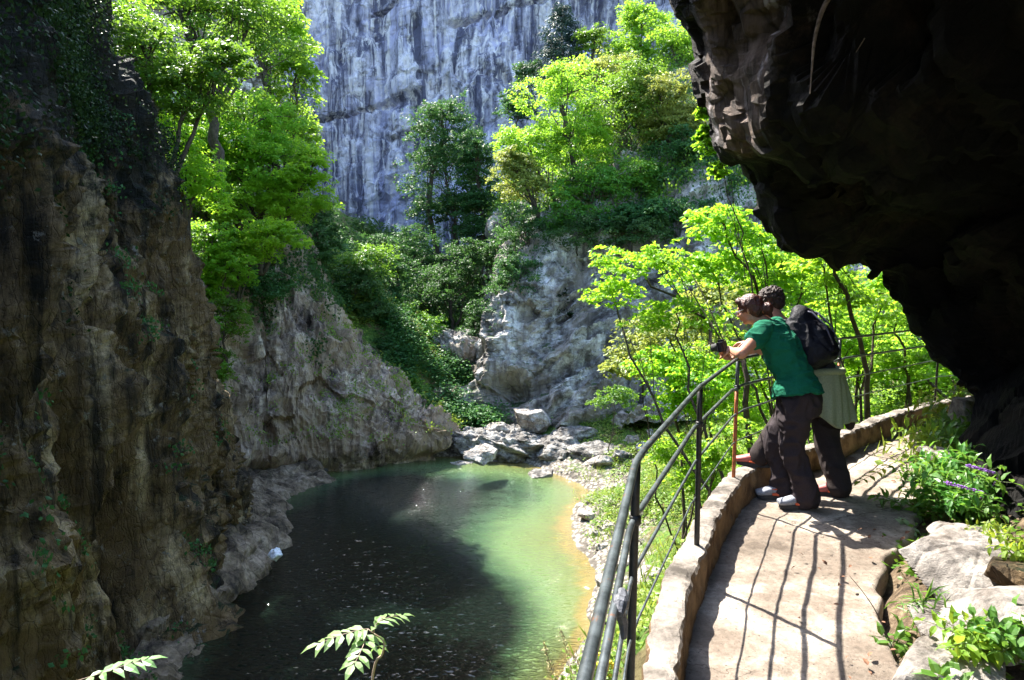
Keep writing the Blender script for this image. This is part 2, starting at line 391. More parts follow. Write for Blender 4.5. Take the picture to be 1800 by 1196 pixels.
# ground material: soil, pebbles, green ground cover, wet bed under water
m, nt, b = newmat('gorge_ground'); n = N(nt)
v = n.mapv()
peb = n.vor(v, 7, 'F1', 'Color'); pd = n.vor(v, 7, 'F1', 'Distance')
pcol = n.ramp(n.noise(v, 6, 8, .7), [(.3, (.14, .12, .10)), (.5, (.30, .27, .23)), (.7, (.50, .47, .43))])
pcol = n.mix(n.ramp(pd, [(.35, 0.0), (.6, .8)]), pcol, (.06, .05, .04))
grn = n.ramp(n.noise(v, 11, 6, .7), [(.3, (.03, .055, .012)), (.5, (.07, .14, .02)), (.7, (.14, .20, .05))])
px_ = n.n('ShaderNodeSeparateXYZ'); n.l(n.tc.outputs['Object'], px_.inputs[0])
g = n.math('ADD', n.math('MULTIPLY', px_.outputs[2], .28), n.noise(v, 1.3, 6, .65))
grn = n.mix(n.ramp(n.noise(v, 1.9, 7, .7), [(.50, 0.0), (.58, .85)]), grn, (.12, .085, .045))
col = n.mix(n.ramp(g, [(.62, 0.0), (.74, 1.0)]), pcol, grn)
sa = n.n('ShaderNodeAttribute', attribute_name='soil')
col = n.mix(sa.outputs['Fac'], col, n.ramp(n.noise(v, 16, 8, .75), [(.35, (.035, .025, .017)), (.5, (.11, .075, .045)), (.66, (.26, .20, .13))]))
n.l(col, b.inputs['Base Color']); b.inputs['Roughness'].default_value = .9; b.inputs['Specular IOR Level'].default_value = .2
n.l(n.bump(n.math('ADD', pd, n.noise(v, 12, 8, .7)), .8, .08), b.inputs['Normal'])
M['ground'] = m
_d, _s = polyd(GX, GY, inner); _d2, _s2 = polyd(GX, GY, edge)
ground = mesh_np('ground', np.stack([GX, GY, GZ], -1), np.stack([ii, ii + V_, ii + V_ + 1, ii + 1], 1), None, M['ground'], smooth=True, attr={'soil': np.where((_s > 0) | (_s2 > 0), np.clip(1.6 - _d, 0, 1), 0)})
ground['kind'] = 'structure'

# ---- pool water ----
wx = np.arange(-16, 7.01, .2); wy = np.arange(-14, 34.01, .2); WX, WY = np.meshgrid(wx, wy, indexing='ij')
depth_tone = np.clip(-terr(WX, WY, False), 0, 3) / 3
m, nt, b = newmat('pool_water'); n = N(nt); v = n.mapv()
at = n.n('ShaderNodeAttribute', attribute_name='depth')
dn = n.math('ADD', at.outputs['Fac'], n.math('MULTIPLY', n.math('SUBTRACT', n.noise(n.mapv((1, 2.2, 1)), .9, 5, .6), .5), .22))
wc = n.ramp(dn, [(.0, (.20, .155, .06)), (.05, (.165, .13, .04)), (.12, (.10, .125, .04)), (.34, (.088, .14, .055)), (.50, (.03, .06, .028)), (.62, (.005, .010, .007))])  # yellow shallows by depth; pale and near-black tones paint sunlight and shade
n.l(wc, b.inputs['Base Color']); b.inputs['Roughness'].default_value = .04; b.inputs['IOR'].default_value = 1.33
rip = n.ramp(n.noise(n.mapv((1.5, 3.6, 1), (0, 0, .35)), 3.4, 4, .6, .5), [(.42, .0), (.70, 1.0)])
cal = n.ramp(n.noise(v, .14, 2, .5), [(.35, .35), (.6, 1.0)])
rip2 = n.noise(n.mapv((1, 2.0, 1), (0, 0, -.3)), 1.2, 3, .5)
sw = n.n('ShaderNodeSeparateXYZ'); n.l(n.tc.outputs['Object'], sw.inputs[0])
calm = n.math('ADD', n.math('MULTIPLY', n.math('SUBTRACT', 19.5, sw.outputs[1]), .22), n.math('MULTIPLY', n.math('ADD', sw.outputs[0], 1.5), -.30))
cal = n.math('MULTIPLY', cal, n.ramp(calm, [(.0, .14), (1.0, 1.0)]))
n.l(n.bump(n.math('MULTIPLY', n.math('ADD', rip, n.math('MULTIPLY', rip2, .8)), cal), 1.0, .25), b.inputs['Normal'])
M['water'] = m
U2, V2 = WX.shape; i2 = (np.arange(U2 - 1)[:, None] * V2 + np.arange(V2 - 1)[None]).ravel()
water = mesh_np('water', np.stack([WX, WY, np.zeros_like(WX)], -1), np.stack([i2, i2 + V2, i2 + V2 + 1, i2 + 1], 1), None, M['water'], smooth=True, attr={'depth': depth_tone})
water['kind'] = 'structure'

# ---- cliffs ----
def G(c, r, p):   # gaussian weight of points p around c with radii r
    return np.exp(-(((p - np.asarray(c)) / np.asarray(r)) ** 2).sum(-1))
def smooth01(x): x = np.clip(x, 0, 1); return x * x * (3 - 2 * x)

# near left cliff
ks = [(0, 118, 16.2), (100, 165, 16.2), (200, 218, 16.3), (300, 248, 16.6), (400, 278, 16.9), (500, 303, 17.2), (600, 318, 17.6), (700, 334, 18.1), (800, 372, 18.7), (870, 396, 19.3), (930, 398, 19.8)]
sil = [P(x, y, d) for y, x, d in ks][::-1]           # bottom to top
sil = [sil[0] + np.array([.1, .1, -3.2]), ] + sil + [sil[-1] + np.array([-1.6, .2, 2.5]), sil[-1] + np.array([-4.2, .6, 4.5])]
sil = np.array(sil)
zrow = sil[:, 2]
def col(px, Y, out):   # interior column: x at pixel px at given Y, leaning by 'out' per height
    r = []
    for k, s_ in enumerate(sil):
        z = zrow[k]; base = (px - 900) / FPX * Y
        r.append((base + (.6 * max(0, 2.6 - z) if 200 < px < 300 else 0) - out * max(0, z - 3) - .25 * math.sin(z * .55 + px * .01), Y + .10 * max(0, z - 4), z))
    return r
ctrl = [[s_ + np.array([-9, 1.5, 0]) for s_ in sil], [s_ + np.array([-3.5, 2.2, 0]) for s_ in sil], [s_ + np.array([-.7, 1.0, 0]) for s_ in sil], list(sil),
        [s_ + np.array([.1, -1.6, 0]) for s_ in sil],
        col(240, 13.6, .20), col(120, 11.3, .14), col(10, 9.3, .10), col(-230, 7.5, .05), col(-700, 5.0, 0), col(-2500, 2.2, 0), [(-8.0, -6, z) for z in zrow], [(-9.0, -14, z) for z in zrow]]
ctrl = [[np.array(p, float) for p in c] for c in ctrl][::-1]
def disp_left(g, nr):
    q = g * np.array([1, 1, .28]); 
    big = ridge(q * .55, 3, 1) * .40
    fl = ridge(g * np.array([1.9, 1.9, .26]) + .25 * fbm(g * .9, 2, 6)[..., None], 4, 4) * .36
    d1, hv = cells(g * np.array([1.2, 1.2, .35]) + .4 * fbm(g * 1.3, 2, 5)[..., None], 3)
    fr = (hv * .035)
    d9, hv9 = cells(g * np.array([3.6, 3.6, 1.7]), 13)
    fine = fbm(g * 5.0, 4, 7) * .05 + ridge(g * np.array([6, 6, 1.3]), 3, 9) * .045 + hv9 * .03
    sil_fade = .55 + .45 * smooth01((14.5 - g[..., 1]) / 3)
    rec = 7.0 * G(P(215, 980, 13.4), (4.0, 1.0, 2.4), g) + .8 * G(P(120, 860, 11.2), (1, .5, 2.6), g) + .9 * G(P(130, 470, 12), (1, .9, 1.3), g) + .7 * G(P(20, 700, 10), (1, .7, 2), g)
    return g + nr * ((big * sil_fade + fl + fr * sil_fade + fine) - rec)[..., None]
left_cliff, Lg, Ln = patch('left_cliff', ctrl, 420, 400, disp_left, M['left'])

# middle left spur (pink limestone face rising from the pool)
def c3(*pts): return [np.array(p, float) for p in pts]
def wl(px, py): p = W(px, py, 0); return p
ctrl = [
 c3((-21, 21, -1), (-21, 21, 4), (-21.5, 22, 9), (-22, 25, 14), (-22, 30, 16), (-22, 38, 16)),
 c3((-14, 22, -1), (-14, 22.3, 4), (-14.5, 23, 9), (-15, 26, 14), (-15, 30, 14.5), (-15, 36, 14)),
 c3(wl(425, 860) - (0.0, 0, 1), P(428, 740, 26.6), P(425, 560, 28), P(425, 400, 30.0), P(410, 375, 32), (-13, 36, 10)),
 c3(wl(500, 850) - (0, 0, 1), P(495, 760, 27.2), P(488, 600, 28.5), P(490, 405, 30.3), P(490, 385, 32), (-10.5, 36, 8)),
 c3(wl(570, 842) - (0, 0, 1), P(560, 770, 27.6), P(548, 650, 28.8), P(540, 525, 30.2), (-8.8, 32.2, 9.0 - 2.2), (-8.5, 36, 5)),
 c3(wl(640, 835) - (0, 0, 1), P(630, 780, 28.0), P(618, 690, 28.9), P(607, 590, 30.2), (-7.0, 31.8, 4.4), (-7, 35, 3)),
 c3(wl(700, 827) - (0, 0, 1), P(690, 790, 28.3), P(680, 745, 29.1), P(665, 672, 30.2), (-5.5, 31.6, 2.9), (-5.4, 34, 2)),
 c3(wl(752, 817) - (0, 0, 1), P(745, 795, 28.9), P(738, 768, 29.5), P(725, 728, 30.3), (-4.2, 31.6, 1.5), (-4, 33.5, 1)),
 c3(wl(783, 808) - (0, 0, 1), P(783, 795, 29.4), P(780, 765, 29.8), P(768, 742, 30.5), (-3.4, 31.6, .8), (-3.2, 33, .6)),
 c3((-2.7, 31.2, -1), (-2.7, 31.3, .2), (-2.8, 31.5, .9), (-3.0, 32.0, 1.0), (-3.2, 32.4, .7), (-3.2, 33, .3))]
def disp_mid(g, nr):
    q = g + .35 * fbm(g * .35, 2, 21)[..., None]
    fl = ridge(q * np.array([1.0, 1.0, .16]), 4, 22) * .34
    fl2 = ridge(q * np.array([2.6, 2.6, .5]), 3, 27) * .12
    d1, hv = cells(g * np.array([.7, .7, .5]), 23)
    fine = fbm(g * 4.2, 3, 24) * .06
    under = .9 * np.exp(-((g[..., 2] - .15) / .45) ** 2)            # undercut at the waterline
    a = smooth01((g[..., 2] + .8) * .6) * .7 + .3
    return g + nr * ((fl + fl2 + hv * .2 + fine) * a - under)[..., None]
mid_cliff, Mg, Mn = patch('middle_cliff', ctrl, 340, 220, disp_mid, M['mid'])

# right hand grey spur
ctrl = [
 c3((-1.0, 44, 0), (-1.2, 44.5, 5), (-1, 45, 9), (0, 46, 12), (1, 50, 14), (1, 56, 16)),
 c3(P(822, 760, 36), P(850, 660, 37), P(878, 560, 38), P(893, 480, 40), P(880, 400, 45), P(900, 330, 52)),
 c3(P(812, 765, 33.2), P(850, 640, 34.5), P(885, 540, 35.6), P(905, 480, 37), P(930, 420, 42), P(960, 300, 48)),
 c3(P(905, 765, 32.2), P(918, 640, 33.6), P(930, 540, 34.8), P(955, 430, 37), P(990, 340, 42), P(1000, 230, 48)),
 c3(P(1000, 765, 31.6), P(1000, 650, 33.4), P(1010, 540, 35.2), P(1035, 390, 37), P(1080, 270, 42), P(1060, 170, 48)),
 c3(P(1100, 765, 30.8), P(1100, 640, 33.0), P(1120, 520, 35.2), P(1150, 375, 37), P(1170, 230, 42), P(1150, 120, 48)),
 c3(P(1200, 760, 29.5), P(1200, 620, 31.8), P(1220, 500, 34), P(1250, 330, 36.5), P(1270, 200, 42), P(1280, 90, 48)),
 c3(P(1330, 740, 28.5), P(1330, 600, 30.8), P(1350, 470, 33), P(1370, 330, 36), P(1400, 200, 42), P(1420, 90, 48)),
 c3(P(1520, 740, 27), P(1520, 600, 29), P(1540, 470, 31), P(1560, 300, 35), P(1600, 180, 42), P(1620, 60, 48)),
 c3((22, 25, 1), (23, 26, 8), (25, 28, 14), (27, 33, 19), (29, 40, 24), (30, 48, 28)),
 c3((34, 18, 2), (35, 19, 10), (36, 21, 16), (37, 26, 22), (38, 34, 26), (38, 44, 30))]
def disp_right(g, nr):
    q = g + .5 * fbm(g * .3, 2, 31)[..., None]
    # tilted strata on the right, vertical slabs on the left
    s = q @ np.array([-.45, .15, .88]); 
    t = np.stack([s * 1.35, q[..., 0] * .22, q[..., 1] * .22], -1)
    k = smooth01((g[..., 0] - .8) / 2.5) * smooth01((8.5 - g[..., 2]) / 3)
    st = ridge(t, 3, 32) * .75 * k
    fl = ridge(q * np.array([.55, .55, .22]), 4, 34) * .55 * (1 - .5 * k)
    d1, hv = cells(g * .55, 35)
    d2, hv2 = cells(g * 1.5, 38)
    fine = fbm(g * 3.6, 3, 36) * .075
    rec = 1.7 * G(P(895, 690, 33), (.9, 2, .55), g) + 1.2 * G(P(1020, 650, 33), (2.6, 2, .38), g + np.stack([0 * g[..., 0], 0 * g[..., 0], -(g[..., 0] - 3.3) * .45], -1))
    return g + nr * ((st + fl + hv * .36 + hv2 * .1 + fine) - rec)[..., None]
right_cliff, Rg, Rn = patch('right_cliff', ctrl, 330, 280, disp_right, M['right'])

# back wall of the gorge
xs = np.linspace(-70, 75, 13)
ctrl = []
for x in xs:
    yy = 74 - 10 * math.exp(-((x + 42) / 16) ** 2) - 13 * math.exp(-((x - 45) / 18) ** 2)
    ctrl.append(c3((x, yy - 3, 2), (x, yy - 1.5, 12), (x, yy, 22), (x, yy + 1.0, 33), (x, yy + 2.0, 42 + 3 * math.sin(x * .13)), (x, yy + 5, 50 + 3 * math.sin(x * .13)), (x, yy + 25, 56)))
def disp_back(g, nr):
    q = g + 1.4 * fbm(g * .09, 2, 41)[..., None]
    fl = ridge(q * np.array([.45, .45, .05]), 4, 42) * .85
    fl2 = ridge(q * np.array([1.5, 1.5, .16]), 3, 47) * .28
    big = fbm(q * np.array([.07, .07, .05]), 3, 43) * 2.6
    s = q @ np.array([-.35, 0, .93]); st = ridge(np.stack([s * .22, q[..., 0] * .04, q[..., 1] * .04], -1), 3, 48)
    st = np.where(st > 1.15, (st - 1.15) * 3.0, 0)
    d1, hv = cells(g * np.array([.25, .25, .13]), 44)
    fine = fbm(g * 1.6, 3, 45) * .16
    return g + nr * (fl + fl2 + big + hv * .5 + fine - st)[..., None]
back_cliff, Bg, Bn = patch('back_cliff', ctrl, 420, 240, disp_back, M['back'])

# cliff added behind the grove, placed to shade the left of the pool
ctrl = [c3((-16.3, 52, 4), (-16.7, 53, 16), (-17.1, 53, 27), (-18.5, 55, 34)), c3((-17.5, 43.5, 4), (-17.9, 43.5, 16), (-18.4, 43.5, 28), (-19.5, 44.5, 35)), c3((-19.5, 40.5, 4), (-19.9, 41, 16), (-20.5, 41.5, 28), (-21.5, 42.5, 36)), c3((-23, 38, 4), (-24, 39, 16), (-25, 40, 28), (-26, 42, 36)), c3((-34, 33, 4), (-35, 33, 16), (-36, 34, 28), (-37, 36, 35)), c3((-48, 22, 4), (-49, 22, 16), (-50, 23, 28), (-52, 26, 34))][::-1]
shade_cliff, Hg, Hn = patch('added_shade_cliff', ctrl, 160, 160, disp_right, M['right'])

# overhanging cave rock on the right of the path
OV = [(1160, -130, 8.0), (1172, -40, 7.8), (1180, 10, 7.7), (1212, 75, 7.6), (1224, 150, 7.5), (1243, 235, 7.5), (1272, 288, 7.6), (1308, 305, 7.7), (1328, 345, 7.8), (1345, 378, 7.8), (1372, 415, 7.8), (1440, 430, 7.8), (1497, 432, 7.6),
      (1528, 480, 7.4), (1573, 496, 7.2), (1580, 540, 7.0), (1602, 580, 6.8), (1640, 622, 6.6), (1680, 652, 6.2), (1716, 715, 5.7), (1732, 790, 5.2), (1764, 835, 4.8), (1772, 900, 4.3), (1800, 965, 3.9), (1830, 1060, 3.5)]
e = np.array([P(*a) for a in OV])
nn = len(e); t_ = np.linspace(0, 1, nn)[:, None]
back2 = e + np.array([7.0, 5.0, 2.0]) * (1 - .75 * t_) ; back1 = e + np.array([1.0, 1.5, .5]) * (1 - .6 * t_)
in1 = e + (1 - t_) * np.array([.35, -1.5, -.05]) + t_ * np.array([.30, -.4, 0])
tgt2 = (1 - t_) * np.array([1.2, 3.6, 11.3]) + t_ * np.array([2.9, 2.4, 6.4])
tgt3 = (1 - t_) * np.array([1.0, .5, 11.2]) + t_ * np.array([2.4, .0, 6.3])
tgt4 = (1 - t_) * np.array([.8, -4, 10.8]) + t_ * np.array([2.1, -4.5, 6.2])
tgt5 = (1 - t_) * np.array([.0, -8, 9.5]) + t_ * np.array([1.2, -6.2, 6.0])
def bow(a, k):   # push middle rows outwards to the upper right so the inside is hollow
    s = np.sin(t_ * math.pi) ; return a + s * np.array([k, 0, k * .9])
ctrl = [back2, back1, e, in1, bow(tgt2 * .55 + in1 * .45, .5), bow(tgt2, 1.3), bow(tgt3, 1.6), bow(tgt4, 1.6), bow(tgt5, .8)]
def disp_cave(g, nr):
    ed = smooth01((np.arange(g.shape[0])[:, None] / g.shape[0] - .0) * 1.0)
    a = .25 + .75 * smooth01(np.abs(np.linspace(0, 8, g.shape[0]) - 2.0)[:, None] / 1.2)
    fl = ridge(g * np.array([.8, .8, .45]), 4, 51) * .28
    d1, hv = cells(g * np.array([1.1, 1.1, .8]), 53)
    d2, hv2 = cells(g * np.array([2.7, 2.7, 2.0]), 54)
    fine = fbm(g * 5, 3, 55) * .035
    return g + nr * ((fl + hv * .22) * a + hv2 * .06 + fine)[..., None]
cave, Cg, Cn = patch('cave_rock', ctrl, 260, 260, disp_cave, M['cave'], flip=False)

# unseen slab added above and behind the path to keep the cave dark
rr = [c3((1.6, 8.3, 11.7), (2.2, 8.8, 13.4), (5, 9.5, 15), (9, 10, 16), (14, 10, 16)), c3((1.05, 4, 11.0), (1.8, 4.4, 12.6), (5, 5, 14), (9, 5, 15), (14, 5, 15)), c3((.8, 0, 10.9), (1.6, 0, 12.2), (5, 0, 13), (9, 0, 14), (14, 0, 14)), c3((.55, -4.5, 10.4), (1.2, -5, 11.6), (5, -6, 12), (9, -6, 13), (14, -6, 13)), c3((-.3, -8.6, 9.1), (.4, -9.2, 9.8), (4, -9.5, 9), (8, -10, 8), (14, -10, 6))]
roof, _, _ = patch('added_shade_roof', rr, 60, 60, lambda g, nr: g + nr * (fbm(g * .6, 3, 61) * .25)[..., None], M['cave'])
rr = [c3((-3.5, -9, 3), (-2.0, -9.3, 7), (-.5, -9, 9.6)), c3((2, -8.5, 3), (2, -8.8, 7), (2, -9, 10.2)), c3((8, -6.5, 3), (9, -6.5, 8), (9, -6, 14)), c3((12, 0, 3), (12, 0, 9), (12, 0, 15)), c3((11, 7, 5), (12, 8, 10), (12, 9, 16.5))]  # unseen wall added behind the camera to keep the cave dark
wallb, _, _ = patch('added_shade_wall', rr, 80, 60, lambda g, nr: g + nr * (fbm(g * .6, 3, 62) * .3)[..., None], M['cave'])
# ---- path slab ----
def resample(pl, step):
    pl = np.asarray(pl, float); d = np.r_[0, np.cumsum(np.linalg.norm(np.diff(pl, axis=0), axis=1))]
    m_ = max(2, int(d[-1] / step)); t = np.interp(np.linspace(0, d[-1], m_ + 1), d, np.arange(len(pl))); return cr(pl, t)
nL = 260
def even(pl, n_):
    d = np.r_[0, np.cumsum(np.linalg.norm(np.diff(pl, axis=0), axis=1))]; return cr(np.asarray(pl, float), np.interp(np.linspace(0, d[-1], n_ + 1), d, np.arange(len(pl))))
ea = cr(edge, np.linspace(0, len(edge) - 1, nL + 1)); eb = cr(inner, np.linspace(0, len(inner) - 1, nL + 1))
wv = vn(np.stack([eb[:, 0] * 2.2, eb[:, 1] * 2.2, 0 * eb[:, 0]], -1), 3) * .03 + vn(np.stack([eb[:, 0] * 9, eb[:, 1] * 9, 0 * eb[:, 0]], -1), 4) * .03
dirv = (eb - ea) / np.linalg.norm(eb - ea, axis=1)[:, None]; eb = eb + dirv * wv[:, None]
tt = np.linspace(0, 1, 61)
pg = ea[:, None] * (1 - tt[None, :, None]) + eb[:, None] * tt[None, :, None]
p3_ = np.stack([pg[..., 0], pg[..., 1], 0 * pg[..., 0]], -1)
pz = PZ + .018 * fbm(p3_ * 1.3, 3, 71) + .004 * fbm(p3_ * 14, 3, 72)
pz[:, -1] -= .14; pz[:, -2] -= .02
p3_[..., 2] = pz
m, nt, b = newmat('worn_concrete'); n = N(nt); v = n.mapv()
c0 = n.ramp(n.noise(v, 1.5, 9, .68, .3), [(.34, (.07, .055, .042)), (.5, (.16, .132, .105)), (.64, (.30, .26, .215))])
c0 = n.mix(n.ramp(n.noise(v, 4.2, 8, .75), [(.48, 0.0), (.58, .75)]), c0, (.115, .09, .07))
c0 = n.mix(.55, c0, n.ramp(n.noise(v, 34, 5, .7), [(.3, .45), (.6, 1.15)]), 'MULTIPLY')
c0 = n.mix(n.ramp(n.noise(v, 60, 2, .5), [(.66, 0.0), (.70, .8)]), c0, (.05, .04, .035))
ckw = n.noise(v, 3, 4, .6)
vm = n.n('ShaderNodeVectorMath', operation='ADD'); n.l(v, vm.inputs[0]); n.l(n.mix(.5, ckw, ckw), vm.inputs[1])
ck = n.ramp(n.vor(vm.outputs[0], .62), [(0.0, .45), (.006, 1.0)])
c0 = n.mix(.85, c0, n.mix(.85, ck, 1.0, 'ADD'), 'MULTIPLY')
n.l(n.mix(n.math('SUBTRACT', 1.0, ck), c0, (.07, .05, .04)), b.inputs['Base Color'])
b.inputs['Roughness'].default_value = .88; b.inputs['Specular IOR Level'].default_value = .2
n.l(n.bump(n.math('ADD', n.noise(v, 18, 9, .78), n.math('MULTIPLY', ck, .3)), .9, .022), b.inputs['Normal'])
M['path'] = m
U3, V3 = pg.shape[:2]; i3 = (np.arange(U3 - 1)[:, None] * V3 + np.arange(V3 - 1)[None]).ravel()
path = mesh_np('path', p3_, np.stack([i3, i3 + 1, i3 + V3 + 1, i3 + V3], 1)[:, ::-1], None, M['path'], smooth=True)
path['kind'] = 'structure'

# ---- kerb wall along the outer edge ----
m, nt, b = newmat('kerb_concrete'); n = N(nt); v = n.mapv()
c0 = n.ramp(n.noise(v, 4, 9, .7), [(.36, (.07, .06, .05)), (.5, (.24, .21, .18)), (.66, (.42, .38, .33))])
nz = n.sepn()[2]
side = n.ramp(n.noise(v, 5, 6, .65), [(.38, (.09, .055, .03)), (.6, (.26, .17, .09))])  # side faces: orange brown, darkened in colour to stand in for shade
c0 = n.mix(n.ramp(nz, [(.35, 1.0), (.75, 0.0)]), c0, side)
c0 = n.mix(n.ramp(n.noise(v, 14, 7, .75), [(.58, 0.0), (.66, .8)]), c0, (.10, .09, .07))
n.l(c0, b.inputs['Base Color']); b.inputs['Roughness'].default_value = .9; b.inputs['Specular IOR Level'].default_value = .2
n.l(n.bump(n.noise(v, 22, 10, .78), .9, .02), b.inputs['Normal'])
M['kerb'] = m
kc = resample(edge, .016)
tn = np.gradient(kc, axis=0); tn /= np.linalg.norm(tn, axis=1)[:, None]; rt = np.stack([tn[:, 1], -tn[:, 0]], 1)   # to the path side
prof = [(-.02, -1.5), (-.02, -.9), (-.02, -.4), (-.022, -.1), (-.022, .05), (-.022, .15), (-.02, .22), (-.016, .243), (-.005, .25), (.01, .254), (.03, .255), (.045, .256), (.06, .255), (.07, .254), (.085, .25), (.098, .245), (.108, .225), (.113, .19), (.116, .15), (.119, .10), (.122, .05), (.126, .0), (.13, -.1)]
prof = [(a_0, b_0 * .76 if b_0 > 0 else b_0) for a_0, b_0 in prof]
kv = np.zeros((len(kc), len(prof), 3))
for k, (o_, z_) in enumerate(prof):
    kv[:, k, :2] = kc + rt * o_; kv[:, k, 2] = PZ + z_
kv0 = kv.copy()
wob = fbm(kv0 * 2.5, 3, 75) * .008 + fbm(kv0 * 14, 4, 76) * .009
kv[..., :2] += rt[:, None] * (wob * np.sign(np.array([p_[0] - .045 for p_ in prof]))[None])[..., None]
kv[..., 2] += fbm(kv0 * 2.3, 3, 77) * .010 + fbm(kv0 * 16, 4, 78) * .007
K1, K2 = kv.shape[:2]; i4 = (np.arange(K1 - 1)[:, None] * K2 + np.arange(K2 - 1)[None]).ravel()
kerb = mesh_np('kerb_wall', kv, np.stack([i4, i4 + K2, i4 + K2 + 1, i4 + 1], 1)[:, ::-1], None, M['kerb'], smooth=False)
tag(kerb, 'low rough concrete kerb wall along the drop side of the path', 'kerb wall')

# ---- railing ----
m, nt, b = newmat('grey_painted_rail'); n = N(nt); v = n.mapv()
c0 = n.ramp(n.noise(v, 14, 6, .7), [(.4, (.035, .042, .045)), (.6, (.085, .10, .105))])
c0 = n.mix(n.ramp(n.noise(v, 30, 6, .7), [(.60, 0.0), (.66, .9)]), c0, (.15, .07, .035))
n.l(c0, b.inputs['Base Color']); b.inputs['Roughness'].default_value = .38; b.inputs['Metallic'].default_value = .25
n.l(n.bump(n.noise(v, 60, 4, .6), .3, .003), b.inputs['Normal']); M['rail'] = m
M['post'] = plain('dark_post_paint', (.028, .028, .026), .5, .2, .4, .3, 40, .4)
M['rust'] = plain('orange_rusty_post_paint', (.42, .13, .05), .6, .1, .4, .4, 40, .5)
RL = np.array([(-.52, -2.5), (-.22, -.6), (-.02, .45), (.10, .98), (.39, 2.1), (.98, 3.52), (1.58, 4.74), (2.2, 5.5), (3.08, 6.38), (4.0, 7.2), (5.0, 7.95), (7.2, 8.95), (9.5, 9.3)])
# straight pipe runs between posts with short bends
posts = [(-.22, -.6), (.39, 2.1), (.98, 3.52), (1.58, 4.74), (3.08, 6.38), (5.0, 7.95), (7.2, 8.95)]
def bent(pl, r=.10):
    out = [pl[0]]
    for a, c, d in zip(pl[:-2], pl[1:-1], pl[2:]):
        u1 = (a - c) / np.linalg.norm(a - c); u2 = (d - c) / np.linalg.norm(d - c)
        for t in (0, .25, .5, .75, 1): out.append((1 - t) ** 2 * (c + u1 * r) + 2 * t * (1 - t) * c + t * t * (c + u2 * r))
    out.append(pl[-1]); return np.array(out)
rail = empty('railing', (.98, 3.52, PZ + .25))
tag(rail, 'grey metal pipe railing with four rails bending round the path edge', 'railing')
RO = np.array([.98, 3.52, PZ + .25])
RP = np.array([(-.52, -2.5), (-.22, -.6), (-.01, .45), (.39, 2.1), (.98, 3.52), (1.58, 4.74), (3.08, 6.38), (5.0, 7.95), (7.2, 8.95), (9.5, 9.3)])
wob_ = np.random.default_rng(3)
for k, (h, r) in enumerate([(1.04, .0115), (.84, .0105), (.65, .0068), (.45, .0045)]):
    pts = bent(RP, .14); z = PZ + h + wob_.normal(0, .004, len(pts))
    off = np.array([0, 0]) if k == 0 else np.array([-.012, .0])
    mb = MB(); mb.tube(np.c_[pts + off, z], r, 10)
    mb.build('top_rail' if k == 0 else 'rail', M['rail'], rail, True, RO)
for k, (x, y) in enumerate(posts):
    mb = MB(); top = PZ + 1.035; lean = [.0, .012, -.004, .01, .0, .02, .01][k]
    zs = np.linspace(PZ + .14, top, 9); pts = np.stack([x + lean * (zs - top) * .9 + 0 * zs, y + 0 * zs, zs], 1)
    mb.tube(pts, .0145 if k in (1, 2) else .0125, 10)
    up_ = MB()
    if k in (3, 4):
        # split colour: lower length bare orange
        mb = MB(); mb.tube(pts[:7], .0128, 10); o = mb.build('post', M['rust'], rail, True, RO); o['label'] = 'rusty orange post'
        mb = MB(); mb.tube(pts[6:], .0132, 10); mb.build('post_top', M['rail'], o, True, (0, 0, 0)).location = -RO
    else:
        o = mb.build('post', M['post'], rail, True, RO)
    # welded collars where the rails cross
    mb = MB()
    for h in ((.84,) if k != 1 else (.84,)):
        mb.tube([(x, y, PZ + h - .016), (x, y, PZ + h - .01), (x, y, PZ + h + .01), (x, y, PZ + h + .016)], [.015, .019, .019, .015], 10)
    mb.build('collar', M['post'], o, True, RO)
# taped joint on the second rail next to the near post
a_ = np.array([.39, 2.1]); b_ = np.array([-.01, .45]); dd = (b_ - a_) / np.linalg.norm(b_ - a_)
c_ = a_ + dd * .57
mb = MB()
ts = np.linspace(-.05, .05, 9); mb.tube([(*(c_ + dd * t), PZ + .84 + .006 * math.sin(t * 90)) for t in ts], [.011, .015, .020, .018, .022, .019, .018, .014, .011], 9)
mb.tube([(*(c_ + dd * .03), PZ + .83), (*(c_ + dd * .035 + .012), PZ + .80), (*(c_ + dd * .04 + .014), PZ + .765)], [.014, .012, .007], 7)
mb.build('taped_joint', plain('grey_tape', (.09, .095, .11), .55, 0, .4, .6, 60, .4), rail, False, RO)

